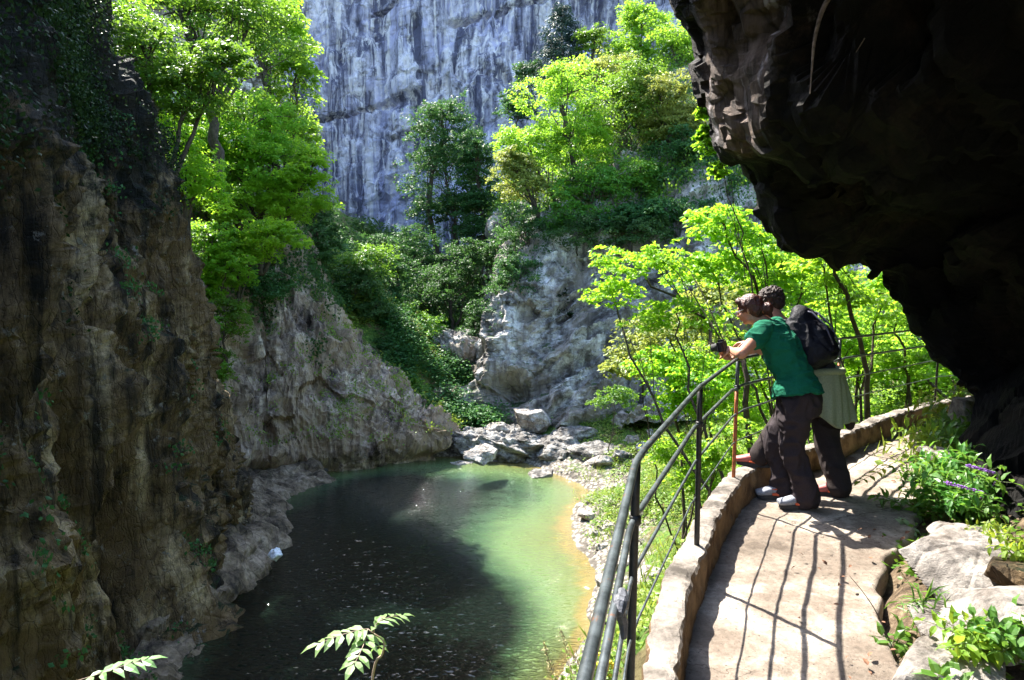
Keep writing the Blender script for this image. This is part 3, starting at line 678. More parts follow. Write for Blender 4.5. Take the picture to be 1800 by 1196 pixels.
# ---------------- rocks ----------------
def boulder(label, c, r, mat, seed, rot=0, name='boulder', group='pale rocks by the pool', cuts=16, rough_=.10, n_=40, cat='rock', layered=0, link=True):
    """irregular rock cut by planes, then roughened; c is its centre"""
    rg = np.random.default_rng(seed)
    th = np.linspace(0, math.pi, n_ + 1); ph = np.arange(2 * n_) / (2 * n_) * 2 * math.pi
    T, Ph = np.meshgrid(th, ph, indexing='ij'); d = np.stack([np.sin(T) * np.cos(Ph), np.sin(T) * np.sin(Ph), np.cos(T)], -1)
    nn_ = rg.normal(size=(cuts, 3)); nn_ /= np.linalg.norm(nn_, axis=1)[:, None]; dk = rg.uniform(.62, 1.0, cuts)
    nn_ = np.vstack([nn_, [0, 0, 1]]); dk = np.r_[dk, .72]
    dots = d @ nn_.T; rad = np.where(dots > .05, dk / np.maximum(dots, .05), 9).min(-1); rad = np.minimum(rad, 1.25)
    p = d * rad[..., None]
    sc = np.asarray(r, float); pw = p * sc; R_ = max(sc)
    q = pw * (1.6 / R_ ** .5) + seed * 3.7
    amt = R_ * rough_
    p2 = pw + d * (fbm(q, 4, seed) * amt * .8 + ridge(q * 2.3, 3, seed + 5) * amt * .35)[..., None]
    if layered:
        s_ = (pw @ np.array([.3, .1, .95])) * layered; st = ridge(np.stack([s_, pw[..., 0] * .35, pw[..., 1] * .35], -1) + seed, 3, seed)
        p2 = p2 + d * (st * R_ * .085)[..., None] * (1 - .7 * np.abs(d[..., 2:3]))
    p2[0] = p2[0].mean(0); p2[-1] = p2[-1].mean(0)
    cs, sn = math.cos(rot), math.sin(rot); p2 = p2 @ np.array([[cs, sn, 0], [-sn, cs, 0], [0, 0, 1]])
    Vn = 2 * n_; a, b2 = np.meshgrid(np.arange(n_), np.arange(Vn), indexing='ij'); b3 = (b2 + 1) % Vn
    q_ = np.stack([a * Vn + b2, (a + 1) * Vn + b2, (a + 1) * Vn + b3, a * Vn + b3], -1).reshape(-1, 4)
    o = mesh_np(name, p2, q_, None, mat); o.location = c
    return tag(o, label, cat, group)
def br(label, px, py, Y, rx, ry, rz, mat, seed, **k):   # centre given by pixel at depth, radii in metres
    return boulder(label, P(px, py, Y), (rx, ry, rz), mat, seed, **k)
# river rocks at the far end of the pool
br('big low layered grey outcrop at the far head of the pool', 885, 785, 30.6, 2.5, 1.7, .85, M['river'], 11, n_=80, layered=2.4, rough_=.12)
br('rounded pale block perched on top of the layered outcrop', 935, 738, 31.4, 1.0, .8, .62, M['boulder'], 12, n_=50)
br('small white angular stone left of the rounded pale block', 880, 755, 31.0, .62, .5, .36, M['boulder'], 13)
br('dark layered rock lying right of the big outcrop', 985, 785, 29.6, 1.1, .9, .55, M['river'], 14, n_=60, layered=3.0)
br('flat pale slab tilted on the bank above the dark layered rock', 1010, 762, 30.4, 1.0, .7, .32, M['river'], 15, n_=50, layered=3)
br('low jagged rock nearest the railing bend on the far shore', 1060, 795, 28.6, 1.15, .8, .42, M['river'], 16, n_=50, layered=3)
br('upright pale stone standing in the green grass of the bank', 1092, 742, 30.5, .42, .4, .62, M['boulder'], 17)
br('pale flat stone between two patches of green grass', 1010, 738, 31.6, .95, .6, .32, M['boulder'], 18)
br('white stone at the waterline in front of the big outcrop', 822, 818, 29.2, .8, .5, .22, M['boulder'], 19)
br('brown stone at the corner of the pool by the yellow shallows', 950, 838, 27.4, .7, .5, .26, M['river'], 20, layered=3)
br('low grey stone left of the big outcrop under the gully', 808, 772, 31.6, .9, .7, .42, M['river'], 21)
br('pinkish stone among pebbles beside the yellow shallows', 1000, 855, 26.3, .6, .45, .22, M['boulder'], 22)
br('tall split rock beside the dark gully above the pool', 800, 640, 37.5, 1.6, 1.4, 2.6, M['right'], 23, n_=60, group='rocks of the gully', rough_=.14)
br('rounded brown rock low in the gully behind the pool', 788, 705, 34.2, 1.25, 1.0, .95, M['mid'], 24, n_=60, group='rocks of the gully')
br('pale broken rock above the green slope in the gully', 735, 650, 36.5, 1.0, .9, .75, M['right'], 25, n_=50, group='rocks of the gully')
br('small pale rock on the green slope behind the pink cliff', 722, 690, 34.5, .6, .5, .3, M['boulder'], 26, group='rocks of the gully')
br('slanting pale rock at the foot of the green slope near the pool', 752, 738, 32.5, .9, .7, .5, M['boulder'], 27, group='rocks of the gully')
# loose broken rocks spread between the big ones
BR = [(1045, 765), (1075, 780), (1115, 775), (1000, 800), (1050, 825), (1140, 790), (1035, 790), (975, 760), (1060, 812), (1100, 805), (850, 800), (940, 762), (1085, 760), (1150, 765), (860, 772)]
bs_ = np.random.default_rng(15); bpro = []
for k, (px, py) in enumerate(BR):
    z = .3
    for _ in range(5):
        p = W(px, py, z); z = float(terr(p[0], p[1])) + .06
    if k < 4: o = boulder('broken pale rock lying among the larger rocks at the head of the pool', p, (.58 + .08 * k, .42, .27), M['river'] if k % 2 else M['boulder'], 140 + k, rot=k * 1.3, name='broken_rock', group='broken rocks at the head of the pool', n_=36, layered=3 if k % 2 else 0, rough_=.13); bpro.append(o)
    else:
        o = bpro[k % 4].copy(); C.objects.link(o); o.location = p; o.rotation_euler = (bs_.normal(0, .15), bs_.normal(0, .15), bs_.uniform(0, 6)); o.scale = [bs_.uniform(.6, 1.25)] * 3
# shore stones of the right bank
rs = np.random.default_rng(5)
k = 0
SH = [(1035, 905), (1062, 880), (1045, 935), (1075, 925), (1060, 960), (1090, 990), (1068, 1020), (1110, 985), (1085, 1045), (1105, 1075), (1075, 1085), (1120, 1110), (1060, 1120), (1100, 1150), (1040, 870), (1085, 860), (1120, 905), (1130, 950), (1150, 1010), (1035, 1150)]
protos = []
for px, py in SH:
    z = .25
    for _ in range(5):
        p = W(px, py, z); z = float(terr(p[0], p[1])) + .03
    s_ = rs.uniform(.16, .36)
    if k < 5: o = boulder('pale stone lying on the pebbly right shore of the pool', p, (s_ * 1.3, s_, s_ * .6), M['boulder'], 40 + k, rot=rs.uniform(0, 6), name='shore_stone', group='pale stones along the right shore', n_=24); protos.append(o)
    else:
        o = protos[k % 5].copy(); C.objects.link(o); o.location = p; o.rotation_euler = (0, 0, rs.uniform(0, 6)); o.scale = [rs.uniform(.7, 1.2)] * 3
    k += 1
# left shore ledge under the near cliff
lg = [c3(W(330, 1230, 0) + (-1.4, 0, .3), W(330, 1230, 0) + (-.3, .2, -.2), W(340, 1230, 0) + (.05, 0, -.8)),
      c3(W(380, 1130, 0) + (-1.4, 0, .6), W(370, 1130, 0) + (-.3, .2, .2), W(392, 1130, 0) + (.05, 0, -.5)),
      c3(W(400, 1060, 0) + (-1.5, .2, 1.4), W(395, 1060, 0) + (-.1, .2, .65), W(418, 1060, 0) + (.15, 0, -.4)),
      c3(W(430, 1000, 0) + (-1.6, .3, 1.5), W(446, 1000, 0) + (-.1, .2, .6), W(478, 1000, 0) + (.1, 0, -.4)),
      c3(W(455, 960, 0) + (-1.8, .6, 1.2), W(476, 960, 0) + (-.1, .2, .5), W(506, 960, 0) + (.1, 0, -.4)),
      c3(W(455, 915, 0) + (-2.0, 1.0, .9), W(478, 915, 0) + (-.1, .2, .4), W(512, 915, 0) + (.1, 0, -.4)),
      c3(W(450, 880, 0) + (-2.6, 1.4, .9), W(490, 880, 0) + (-.1, .2, .35), W(530, 880, 0) + (.1, 0, -.4)),
      c3(W(455, 862, 0) + (-3.0, 1.6, .9), W(500, 862, 0) + (-.1, .2, .3), W(560, 862, 0) + (.1, 0, -.4)),
      c3(W(560, 846, 0) + (-1.0, 1.6, .7), W(585, 846, 0) + (-.1, .2, .2), W(610, 846, 0) + (.1, 0, -.4))]
def disp_ledge(g, nr):
    d1, hv = cells(g * 1.3, 81)
    return g + nr * (fbm(g * 1.5, 4, 82) * .16 + hv * .12 + fbm(g * 6, 2, 83) * .03)[..., None]
ledge, _, _ = patch('shore_ledge', lg[::-1], 200, 50, disp_ledge, M['ledge'])
br('ochre stub of rock between the near cliff and the shore ledge', 418, 905, 20.6, .32, .4, 1.9, M['left'], 31, n_=50, group='rocks under the left cliff', rough_=.16)
# rocks at the right side of the path
br('big flat topped sunlit boulder right of the path', 1725, 1005, 3.35, .36, .36, .22, M['boulder'], 61, n_=90, group='boulders beside the path', rough_=.05, cuts=9)
br('grey broken rock below the flat topped boulder', 1695, 1130, 2.72, .20, .2, .13, M['boulder'], 62, n_=60, group='boulders beside the path', rough_=.09)
br('pale slab at the right edge below the mossy rock', 1790, 1085, 2.6, .24, .3, .12, M['boulder'], 63, n_=60, group='boulders beside the path', rough_=.07)
br('mossy yellow brown rock wedged behind the pale slab', 1806, 1012, 3.0, .15, .2, .08, M['left'], 64, n_=50, group='boulders beside the path', rough_=.1)
br('white block half buried in leaves behind the flat topped boulder', 1700, 950, 3.9, .2, .2, .12, M['boulder'], 65, n_=50, group='boulders beside the path')
br('thin pale slab at the bottom edge among green leaves', 1680, 1175, 2.45, .22, .2, .06, M['boulder'], 66, n_=50, group='boulders beside the path')
br('small pale rock at the foot of the cave wall where the path turns', 1705, 730, 6.4, .16, .2, .22, M['boulder'], 67, n_=40, group='boulders beside the path')
br('low pale stone at the inside edge of the path near the flowers', 1660, 800, 5.4, .14, .2, .06, M['boulder'], 68, n_=50, group='boulders beside the path')
# small white crumpled litter at the water's edge
mb = MB(); pw_ = W(486, 974, .42)
o = boulder('small white crumpled bag lying at the water edge of the left ledge', pw_, (.09, .2, .17), plain('white_plastic_film', (.75, .78, .86), .35), 91, n_=44, name='plastic_bag', group=None, cat='litter', rough_=.5)
# ================= VEGETATION =================
M['bark'] = plain('dark_bark', (.075, .06, .045), .9, 0, .2, .8, 12, .5)
M['bark_g'] = plain('grey_bark', (.12, .105, .09), .9, 0, .2, .8, 12, .4)
M['l_bright'] = leafmat('sunny_yellow_green_leaves', (.07, .17, .012), (.13, .27, .02), (.22, .34, .035), (.48, .78, .06), .58)
M['l_lime'] = leafmat('lime_maple_leaves', (.06, .15, .010), (.16, .32, .02), (.26, .40, .03), (.56, .88, .05), .6)
M['l_mid'] = leafmat('mid_green_leaves', (.04, .13, .014), (.08, .20, .02), (.14, .26, .03), (.30, .50, .04), .45)
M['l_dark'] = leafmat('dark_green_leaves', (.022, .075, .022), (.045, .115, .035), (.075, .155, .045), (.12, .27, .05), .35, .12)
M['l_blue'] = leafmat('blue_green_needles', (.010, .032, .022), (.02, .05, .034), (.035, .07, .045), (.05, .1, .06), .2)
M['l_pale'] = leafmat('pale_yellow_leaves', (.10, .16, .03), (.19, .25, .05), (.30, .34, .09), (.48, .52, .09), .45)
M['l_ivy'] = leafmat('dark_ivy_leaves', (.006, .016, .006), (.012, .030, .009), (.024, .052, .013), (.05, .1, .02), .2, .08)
M['grass'] = leafmat('bright_bank_grass', (.06, .13, .015), (.15, .24, .03), (.30, .34, .09), (.42, .50, .07), .4, nsc=2)

LM, LS = 2.7, 1.02
CULL = .1
def rvec(rg, n_): v = rg.normal(size=(n_, 3)); return v / np.linalg.norm(v, axis=1)[:, None]
def sprays(mb, rg, cen, rad, nleaf, size, flat=.30, droop=.25, wid=.6, jitter=.35, norm_up=.8):
    """leaf sprays: cen (K,3), rad (K,), nleaf per spray"""
    K_ = len(cen); n_ = K_ * nleaf
    r = np.sqrt(rg.random(n_)) ; a = rg.random(n_) * 2 * math.pi; R_ = np.repeat(rad, nleaf)
    tl = np.repeat(rg.normal(0, .28, (K_, 2)), nleaf, axis=0)
    x = r * np.cos(a) * R_; y = r * np.sin(a) * R_
    z = rg.normal(0, flat * .5, n_) * R_ - droop * r * r * R_ + tl[:, 0] * x + tl[:, 1] * y
    c = np.repeat(cen, nleaf, axis=0) + np.stack([x, y, z], 1)
    d = np.stack([np.cos(a), np.sin(a), -.35 + 0 * a], 1) + rg.normal(0, jitter, (n_, 3))
    nr = np.array([0, 0, norm_up]) + rg.normal(0, .55, (n_, 3))
    fq = 1.3 / max(.25, float(np.mean(rad)))
    kp = fbm(c * np.array([fq, fq, fq * 1.9]), 2, 88) + rg.normal(0, .12, n_) > -.12
    c, d, nr = c[kp], d[kp], nr[kp]; n_ = len(c)
    mb.leaves(c, d, nr, size * rg.uniform(.6, 1.25, n_), wid, .1)
def tree(name, label, base, crowns, leaf, nl, lm, bark='bark', group=None, seed=1, tr=.12, spr=.34, cat='tree', flat=.30, cover=1.0, via=None, inner_=.45, nlimb=14, droop=.25):
    """base: world point; crowns: list of (centre, (rx,ry,rz)); nl leaves per spray"""
    rg = np.random.default_rng(seed); base = np.asarray(base, float)
    root = empty(name, base); tag(root, label, cat, group)
    mb = MB(); cens = []
    for c, r in crowns:
        c = np.asarray(c, float); r = np.asarray(r, float)
        sr = spr * 1.35 * min(r[0], r[2]) ** .6
        K_ = int(cover * 3.0 * (r[0] * r[2] + r[0] * r[1]) / (sr * sr) + 5)
        d = rvec(rg, K_); d[:, 2] = np.where(d[:, 2] < -.5, -d[:, 2], d[:, 2])
        lump = 1 + .28 * vn(d * 2.6 + seed * 5.1, seed) + .10 * vn(d * 7 + seed, seed + 1)
        rr_ = rg.uniform(.3, 1.06, K_) ** .6 * lump
        cen = c + d * rr_[:, None] * r
        sprays(mb, rg, cen, sr * rg.uniform(.6, 1.3, K_), int(nl * LM), leaf * LS, flat, droop)
        cens.append((cen, c, r))
    crown = mb.build('crown', M[lm], root, False, base)
    tb = MB()
    for ci, (cen, c, r) in enumerate(cens):
        if ci == 0 or nlimb > 0:
            top = c + np.array([0, 0, r[2] * .55])
            pts = [base + np.array([0, 0, -.3]), *([np.asarray(q, float) for q in via] if (via is not None and ci == 0) else [base * .55 + c * .45 + rg.normal(0, .04, 3) * np.linalg.norm(c - base)]), c, top]
            pts = np.array(pts); tp = np.linspace(0, len(pts) - 1, 18); cv = cr(pts, tp); cv[1:-1] += rg.normal(0, .012, (16, 3)) * np.linalg.norm(top - base)
            f = 1.0 if ci == 0 else .6
            tb.tube(cv, tr * f * np.linspace(1.15, .18, 18) ** 1.1, 7)
            for k in range(nlimb):
                e_ = cen[rg.integers(len(cen))]; s_ = cv[rg.integers(6, 15)]
                md = (s_ + e_) / 2 + np.array([0, 0, .12]) * np.linalg.norm(e_ - s_) + rg.normal(0, .06, 3) * np.linalg.norm(e_ - s_)
                lc = cr(np.array([s_, md, e_]), np.linspace(0, 2, 7)); tb.tube(lc, tr * f * .26 * np.linspace(1, .2, 7), 5)
    tb.build('trunk', M[bark], root, True, base)
    return root
def cpx(px, py, rx, ry, Y, deep=1.0):
    k = Y / FPX; return (P(px, py, Y), (rx * k, rx * k * deep, ry * k))
def T(label, bx, by, D, cr_, leaf, nl, lm, seed, name='broadleaf_tree', **k):
    b_ = P(bx, by, D)
    return tree(name, label, b_, [cpx(a, b2, c, d, D + (e_[0] if e_ else 0)) for a, b2, c, d, *e_ in cr_], leaf, nl, lm, seed=seed, **k)
GR = 'trees on the grey cliff'
# --- hillside above the grey cliff ---
def conifer(label, px, base_y, top_y, D, w_, seed):
    rg = np.random.default_rng(seed); b_ = P(px, base_y, D); t_ = P(px - 4, top_y, D); H = t_[2] - b_[2]
    root = empty('conifer_tree', b_); tag(root, label, 'tree', GR)
    mb = MB(); cen = []; 
    for k in range(30):
        f = (k + .5) / 30; R_ = w_ * (1 - f) ** .8 + .15; m_ = int(5 + 9 * (1 - f))
        for j in range(m_):
            a = rg.random() * 6.28; q = rg.uniform(.35, 1)
            cen.append(b_ + (t_ - b_) * f + np.array([math.cos(a) * R_ * q, math.sin(a) * R_ * q, -.3 * R_ * q]))
    sprays(mb, rg, np.array(cen), np.full(len(cen), .66), 90, .24, .25, .4, .3)
    mb.build('crown', M['l_blue'], root, False, b_)
    tb = MB(); tb.tube([b_ - (0, 0, .4), b_ + (t_ - b_) * .5, t_], [.16, .1, .02], 7); tb.build('trunk', M['bark'], root, True, b_)
conifer('dark blue green conifer highest up against the blue cliff', 990, 140, 8, 52, 3.0, 101)
L = .17
T('small teal tree just right of the dark conifer', 1045, 140, 50, [(1045, 78, 34, 34)], L, 60, 'l_mid', 102, group=GR, tr=.12)
T('yellow green tree with the topmost rounded crown beside the cave rock', 1130, 130, 49, [(1128, 55, 48, 44), (1105, 100, 40, 30)], L, 60, 'l_bright', 103, cover=1.4, group=GR)
T('sunlit tree leaning against the edge of the cave rock at the top', 1190, 190, 46, [(1185, 100, 48, 52)], L, 60, 'l_bright', 104, cover=1.4, group=GR)
T('sunlit tree directly below the small teal tree', 1062, 230, 46, [(1055, 152, 66, 52)], L, 60, 'l_pale', 105, cover=1.4, group=GR)
T('dark shrub clinging to the blue cliff left of the hillside trees', 920, 190, 54, [(930, 135, 30, 28), (905, 180, 24, 22)], .16, 60, 'l_dark', 106, name='shrub', cat='shrub', group=GR, tr=.08)
T('lower dark shrub between the blue cliff and the big sunlit tree', 905, 235, 52, [(912, 195, 34, 22)], .16, 60, 'l_dark', 107, name='shrub', cat='shrub', group=GR, tr=.08)
T('big sunlit yellow green tree at the left end of the hillside', 1010, 400, 39, [(985, 185, 74, 72), (930, 265, 58, 50), (1010, 265, 70, 60)], .15, 70, 'l_bright', 108, group=GR, tr=.2, cover=1.3)
T('drooping pale yellow tree under the big sunlit tree', 970, 420, 37.5, [(925, 330, 52, 42), (905, 290, 34, 30)], .14, 70, 'l_pale', 109, group=GR, tr=.14)
T('mid green tree in the middle of the hillside with dark trunk', 1110, 350, 40.5, [(1100, 215, 72, 70), (1120, 150, 52, 40)], .15, 65, 'l_mid', 110, group=GR, tr=.2, cover=1.3)
T('pale topped tree right of the middle of the hillside', 1160, 330, 39.5, [(1165, 175, 52, 44), (1185, 225, 55, 38)], .15, 65, 'l_pale', 111, cover=1.4, group=GR, tr=.16)
T('dark green tree crowding the edge of the cave rock', 1225, 400, 38, [(1205, 285, 62, 58), (1245, 300, 40, 45)], .15, 65, 'l_dark', 112, group=GR, tr=.16)
T('dark tree filling the gap below the middle tree', 1120, 420, 38, [(1120, 330, 64, 52)], .15, 65, 'l_mid', 113, group=GR, tr=.16, cover=1.3)
T('dark leafy tree whose boughs hang in front of the grey rock face', 1050, 430, 37, [(1040, 350, 60, 62), (1000, 395, 44, 38)], .15, 65, 'l_mid', 114, group=GR, tr=.16, cover=1.3)
T('low dark tree at the left corner of the grey cliff', 930, 520, 36.5, [(930, 425, 52, 62), (905, 500, 30, 42)], .14, 65, 'l_dark', 115, group=GR, tr=.14)
T('row of dark boughs along the top of the grey rock face', 1190, 420, 36.5, [(1180, 378, 85, 28), (1110, 385, 60, 22)], .14, 65, 'l_dark', 116, group=GR, tr=.12, name='shrub', cat='shrub')
# --- centre, in the shade of the gorge ---
GC = 'shaded trees in the middle of the gorge'
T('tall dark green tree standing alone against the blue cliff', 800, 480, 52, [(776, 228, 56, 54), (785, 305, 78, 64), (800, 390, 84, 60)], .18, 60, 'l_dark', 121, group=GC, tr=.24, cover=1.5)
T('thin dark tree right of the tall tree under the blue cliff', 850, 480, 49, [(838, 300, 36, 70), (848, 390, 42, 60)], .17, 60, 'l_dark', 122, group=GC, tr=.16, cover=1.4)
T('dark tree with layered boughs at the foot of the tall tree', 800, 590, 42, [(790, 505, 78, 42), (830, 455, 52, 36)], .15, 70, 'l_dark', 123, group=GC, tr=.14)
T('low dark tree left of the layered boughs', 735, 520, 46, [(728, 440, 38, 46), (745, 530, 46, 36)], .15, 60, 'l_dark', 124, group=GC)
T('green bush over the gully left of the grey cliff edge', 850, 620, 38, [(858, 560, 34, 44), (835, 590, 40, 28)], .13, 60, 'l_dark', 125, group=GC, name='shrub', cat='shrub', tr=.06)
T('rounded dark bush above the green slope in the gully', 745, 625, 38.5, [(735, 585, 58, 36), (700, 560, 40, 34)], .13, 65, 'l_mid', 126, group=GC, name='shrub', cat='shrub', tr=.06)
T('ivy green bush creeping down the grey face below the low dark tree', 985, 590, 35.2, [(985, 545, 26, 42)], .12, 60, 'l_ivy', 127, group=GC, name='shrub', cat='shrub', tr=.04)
# --- left, above the pink cliff ---
GL = 'sunlit trees above the pink cliff'
T('tree with bushy crown reaching over the top edge of the picture', 380, 330, 24, [(330, 40, 120, 90), (430, 60, 90, 90)], .13, 80, 'l_mid', 131, group=GL, tr=.2, nlimb=22)
T('tree whose bright tips stand against the blue cliff at the top', 500, 380, 30, [(470, 60, 70, 66), (520, 150, 46, 70), (505, 235, 62, 56)], .14, 75, 'l_bright', 132, group=GL, tr=.17)
T('dark limbed maple leaning out from the near left cliff', 290, 330, 19, [(255, 100, 70, 80), (330, 170, 80, 70), (390, 130, 60, 50)], .12, 80, 'l_mid', 133, group=GL, tr=.11, nlimb=20)
T('yellow green tree spreading in the middle of the left grove', 430, 480, 27.5, [(420, 230, 100, 66), (370, 290, 80, 58), (480, 300, 80, 60)], .14, 80, 'l_bright', 134, group=GL, tr=.18, nlimb=20)
T('lime tree lit from behind next to the ochre cliff edge', 330, 420, 22, [(310, 240, 48, 60), (345, 330, 56, 56)], .12, 75, 'l_lime', 135, group=GL, tr=.08)
T('pale yellow low tree hanging over the dark ivy rock', 460, 470, 27, [(440, 370, 88, 42), (510, 345, 60, 42), (545, 300, 34, 46)], .13, 75, 'l_lime', 136, group=GL, tr=.12)
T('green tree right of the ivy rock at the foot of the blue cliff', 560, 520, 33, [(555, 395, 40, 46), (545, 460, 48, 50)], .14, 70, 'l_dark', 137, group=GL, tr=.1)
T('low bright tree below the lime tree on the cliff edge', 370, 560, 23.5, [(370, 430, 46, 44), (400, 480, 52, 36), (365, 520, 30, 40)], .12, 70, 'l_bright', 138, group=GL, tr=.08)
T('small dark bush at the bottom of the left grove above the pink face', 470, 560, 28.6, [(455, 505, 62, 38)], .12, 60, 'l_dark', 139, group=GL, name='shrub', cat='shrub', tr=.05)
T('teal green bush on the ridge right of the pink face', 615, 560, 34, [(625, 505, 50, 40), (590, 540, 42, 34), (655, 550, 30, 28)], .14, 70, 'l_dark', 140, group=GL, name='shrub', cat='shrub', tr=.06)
T('bushy tree covering the upper part of the green slope', 650, 560, 35, [(640, 470, 54, 44), (600, 500, 50, 50)], .14, 60, 'l_mid', 171, group=GC, tr=.1)
T('round bush on the lower green slope beside the pink cliff ridge', 690, 640, 33.5, [(672, 620, 34, 30)], .12, 60, 'l_dark', 172, group=GC, name='shrub', cat='shrub', tr=.04)
T('small bush at the bottom of the green slope near the nose of the pink cliff', 725, 700, 32.5, [(712, 680, 26, 24)], .11, 60, 'l_mid', 173, group=GC, name='shrub', cat='shrub', tr=.04)
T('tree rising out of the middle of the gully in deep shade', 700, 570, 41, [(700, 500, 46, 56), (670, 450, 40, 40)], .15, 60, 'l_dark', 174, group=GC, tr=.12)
T('hanging bush on the left rim of the grey face', 925, 520, 35.2, [(915, 490, 46, 50), (885, 570, 26, 50)], .13, 60, 'l_dark', 175, group=GR, name='shrub', cat='shrub', tr=.04)
T('hanging bush in the middle of the grey rock face', 1015, 440, 36, [(1005, 415, 60, 44)], .13, 60, 'l_dark', 176, group=GR, name='shrub', cat='shrub', tr=.04)
T('bush rooted in a crack on the right part of the grey face', 1110, 440, 35.5, [(1115, 415, 76, 36)], .13, 60, 'l_dark', 177, group=GR, name='shrub', cat='shrub', tr=.04)
T('green tree hanging down to the lower left between the two cliffs', 400, 640, 23, [(395, 570, 40, 50), (380, 660, 26, 60)], .11, 60, 'l_mid', 178, group=GL, tr=.05)
T('lime boughs in front of the dark ivy rock of the left grove', 420, 520, 24.5, [(430, 440, 60, 34), (480, 415, 60, 30)], .12, 60, 'l_lime', 179, group=GL, tr=.06)
T('tree filling the top left between the cliff edge and the bushy crown', 250, 300, 20.5, [(215, 60, 60, 80), (270, 170, 56, 76)], .12, 60, 'l_bright', 180, group=GL, tr=.08)
T('yellowish tree top beside the blue cliff at the very top of the grove', 470, 300, 31, [(450, 10, 60, 50), (500, 60, 40, 50)], .14, 60, 'l_lime', 181, group=GL, tr=.1)
T('narrow strip of fern green bush between ochre and pink cliffs', 372, 720, 21.5, [(365, 620, 24, 66), (378, 730, 20, 56), (392, 800, 12, 34)], .10, 60, 'l_mid', 141, group=GL, name='shrub', cat='shrub', tr=.03, nlimb=4)
# --- right bank, close behind the railing ---
GN = 'bright trees on the bank beyond the railing'
def TN(label, base, crowns, leaf, nl, lm, seed, via=None, **k):
    return tree(k.pop('name', 'broadleaf_tree'), label, base, [cpx(*c[:4], c[4], c[5] if len(c) > 5 else .8) for c in crowns], leaf, nl, lm, seed=seed, via=via, group=k.pop('group', GN), nlimb=min(7, k.pop('nlimb', 7)), tr=.72 * k.pop('tr', .05), **{**k, 'cover': k.get('cover', 1) * 1.5})
TN('leaning tree whose forked branches pass left of the couple', (3.3, 9.3, 4.7), [(1130, 470, 90, 36, 11.5), (1075, 520, 56, 34, 12), (1190, 560, 80, 44, 11)], .085, 26, 'l_lime', 151,
   via=[P(1320, 690, 9.6), P(1262, 600, 10.2), P(1205, 540, 11)], tr=.06, spr=.30, flat=.12, cover=.65, nlimb=16)
TN('maple with bright layered leaves spreading under the cave edge', (4.6, 11.6, 5.2), [(1270, 400, 62, 40, 12.5), (1340, 440, 80, 50, 12.5), (1250, 480, 70, 40, 12.8), (1410, 500, 80, 44, 12.5)], .10, 30, 'l_lime', 152,
   via=[P(1400, 650, 11.8), P(1350, 540, 12.2)], tr=.06, spr=.34, flat=.12, cover=.85, nlimb=16)
TN('dark trunked tree standing right of the backpack', (5.2, 10.1, 4.9), [(1480, 520, 50, 40, 10.6), (1440, 470, 56, 34, 10.8), (1545, 540, 50, 44, 10.8)], .085, 24, 'l_lime', 153,
   via=[P(1520, 700, 10.2), P(1513, 610, 10.3), P(1478, 500, 10.4), P(1462, 440, 10.5)], tr=.062, spr=.30, flat=.12, cover=.5, nlimb=14)
TN('thin tree with a dark stem near the cave wall', (7.3, 12.5, 5.6), [(1575, 560, 60, 60, 13), (1600, 640, 70, 44, 13)], .10, 30, 'l_bright', 154,
   via=[P(1600, 660, 12.7), P(1578, 590, 12.9)], tr=.045, spr=.34, flat=.15, cover=.9, nlimb=12)
TN('slim sapling between the dark trunk and the thin tree', (7.9, 15.5, 5.2), [(1520, 600, 70, 44, 16), (1580, 500, 60, 40, 16)], .11, 34, 'l_lime', 155, tr=.05, spr=.36, flat=.18, cover=.9)
TN('low spreading tree on the slope left of the railing bend', (3.7, 12.2, 2.3), [(1175, 640, 72, 30, 13.5), (1240, 680, 80, 44, 12.8), (1200, 720, 60, 34, 13)], .085, 30, 'l_lime', 156, tr=.045, spr=.30, flat=.15, cover=.9)
TN('leafy tree below the path beyond the rusty posts', (5.4, 12.5, 3.9), [(1330, 640, 80, 60, 13.2), (1400, 590, 80, 50, 13.4)], .095, 34, 'l_bright', 157, tr=.05, spr=.34, flat=.2, cover=.95)
TN('tree in the far right corner of the bank under the cave rock', (11, 17, 5.2), [(1620, 600, 80, 60, 18), (1540, 660, 90, 50, 18), (1660, 680, 60, 44, 17)], .13, 44, 'l_mid', 158, tr=.08, spr=.40, flat=.3, cover=1.1)
TN('tree filling the view behind the dark trunk', (8.2, 19.5, 4.4), [(1450, 620, 90, 60, 20), (1380, 700, 90, 40, 20), (1500, 530, 70, 60, 20)], .13, 44, 'l_bright', 159, tr=.08, spr=.42, flat=.3, cover=1.0)
TN('tree on the slope in front of the grey slabs', (5.6, 18.5, 2.4), [(1240, 640, 62, 60, 19), (1290, 720, 80, 50, 18.5)], .12, 40, 'l_lime', 160, tr=.07, spr=.38, flat=.25, cover=.9)
TN('bright sprig of maple hanging at the left edge of the cave rock', (4.4, 10.4, 4.9), [(1240, 255, 15, 34, 10.8), (1262, 300, 16, 14, 10.8), (1236, 200, 8, 14, 10.8)], .085, 20, 'l_lime', 161, tr=.018, spr=.2, flat=.2, cover=1.0, nlimb=4, via=[P(1330, 520, 10.4), P(1280, 360, 10.7)])
TN('tree with pale yellow green boughs left of the heads of the couple', (3.6, 13.5, 2.2), [(1180, 590, 100, 46, 14.5), (1270, 540, 80, 50, 14.5), (1120, 640, 60, 34, 14.5)], .10, 36, 'l_pale', 165, tr=.05, spr=.36, flat=.2, cover=.9)
TN('tree showing between the two heads and the cave wall', (6.3, 14.5, 4.6), [(1400, 540, 110, 56, 15.5), (1330, 480, 90, 50, 15.5), (1500, 600, 80, 50, 15.5)], .11, 36, 'l_bright', 166, tr=.05, spr=.38, flat=.22, cover=1.0)
TN('low bright tree behind the far end of the railing', (9.5, 14.5, 5.6), [(1560, 640, 110, 44, 16), (1660, 650, 50, 40, 16)], .11, 36, 'l_lime', 167, tr=.05, spr=.36, flat=.22, cover=1.0)
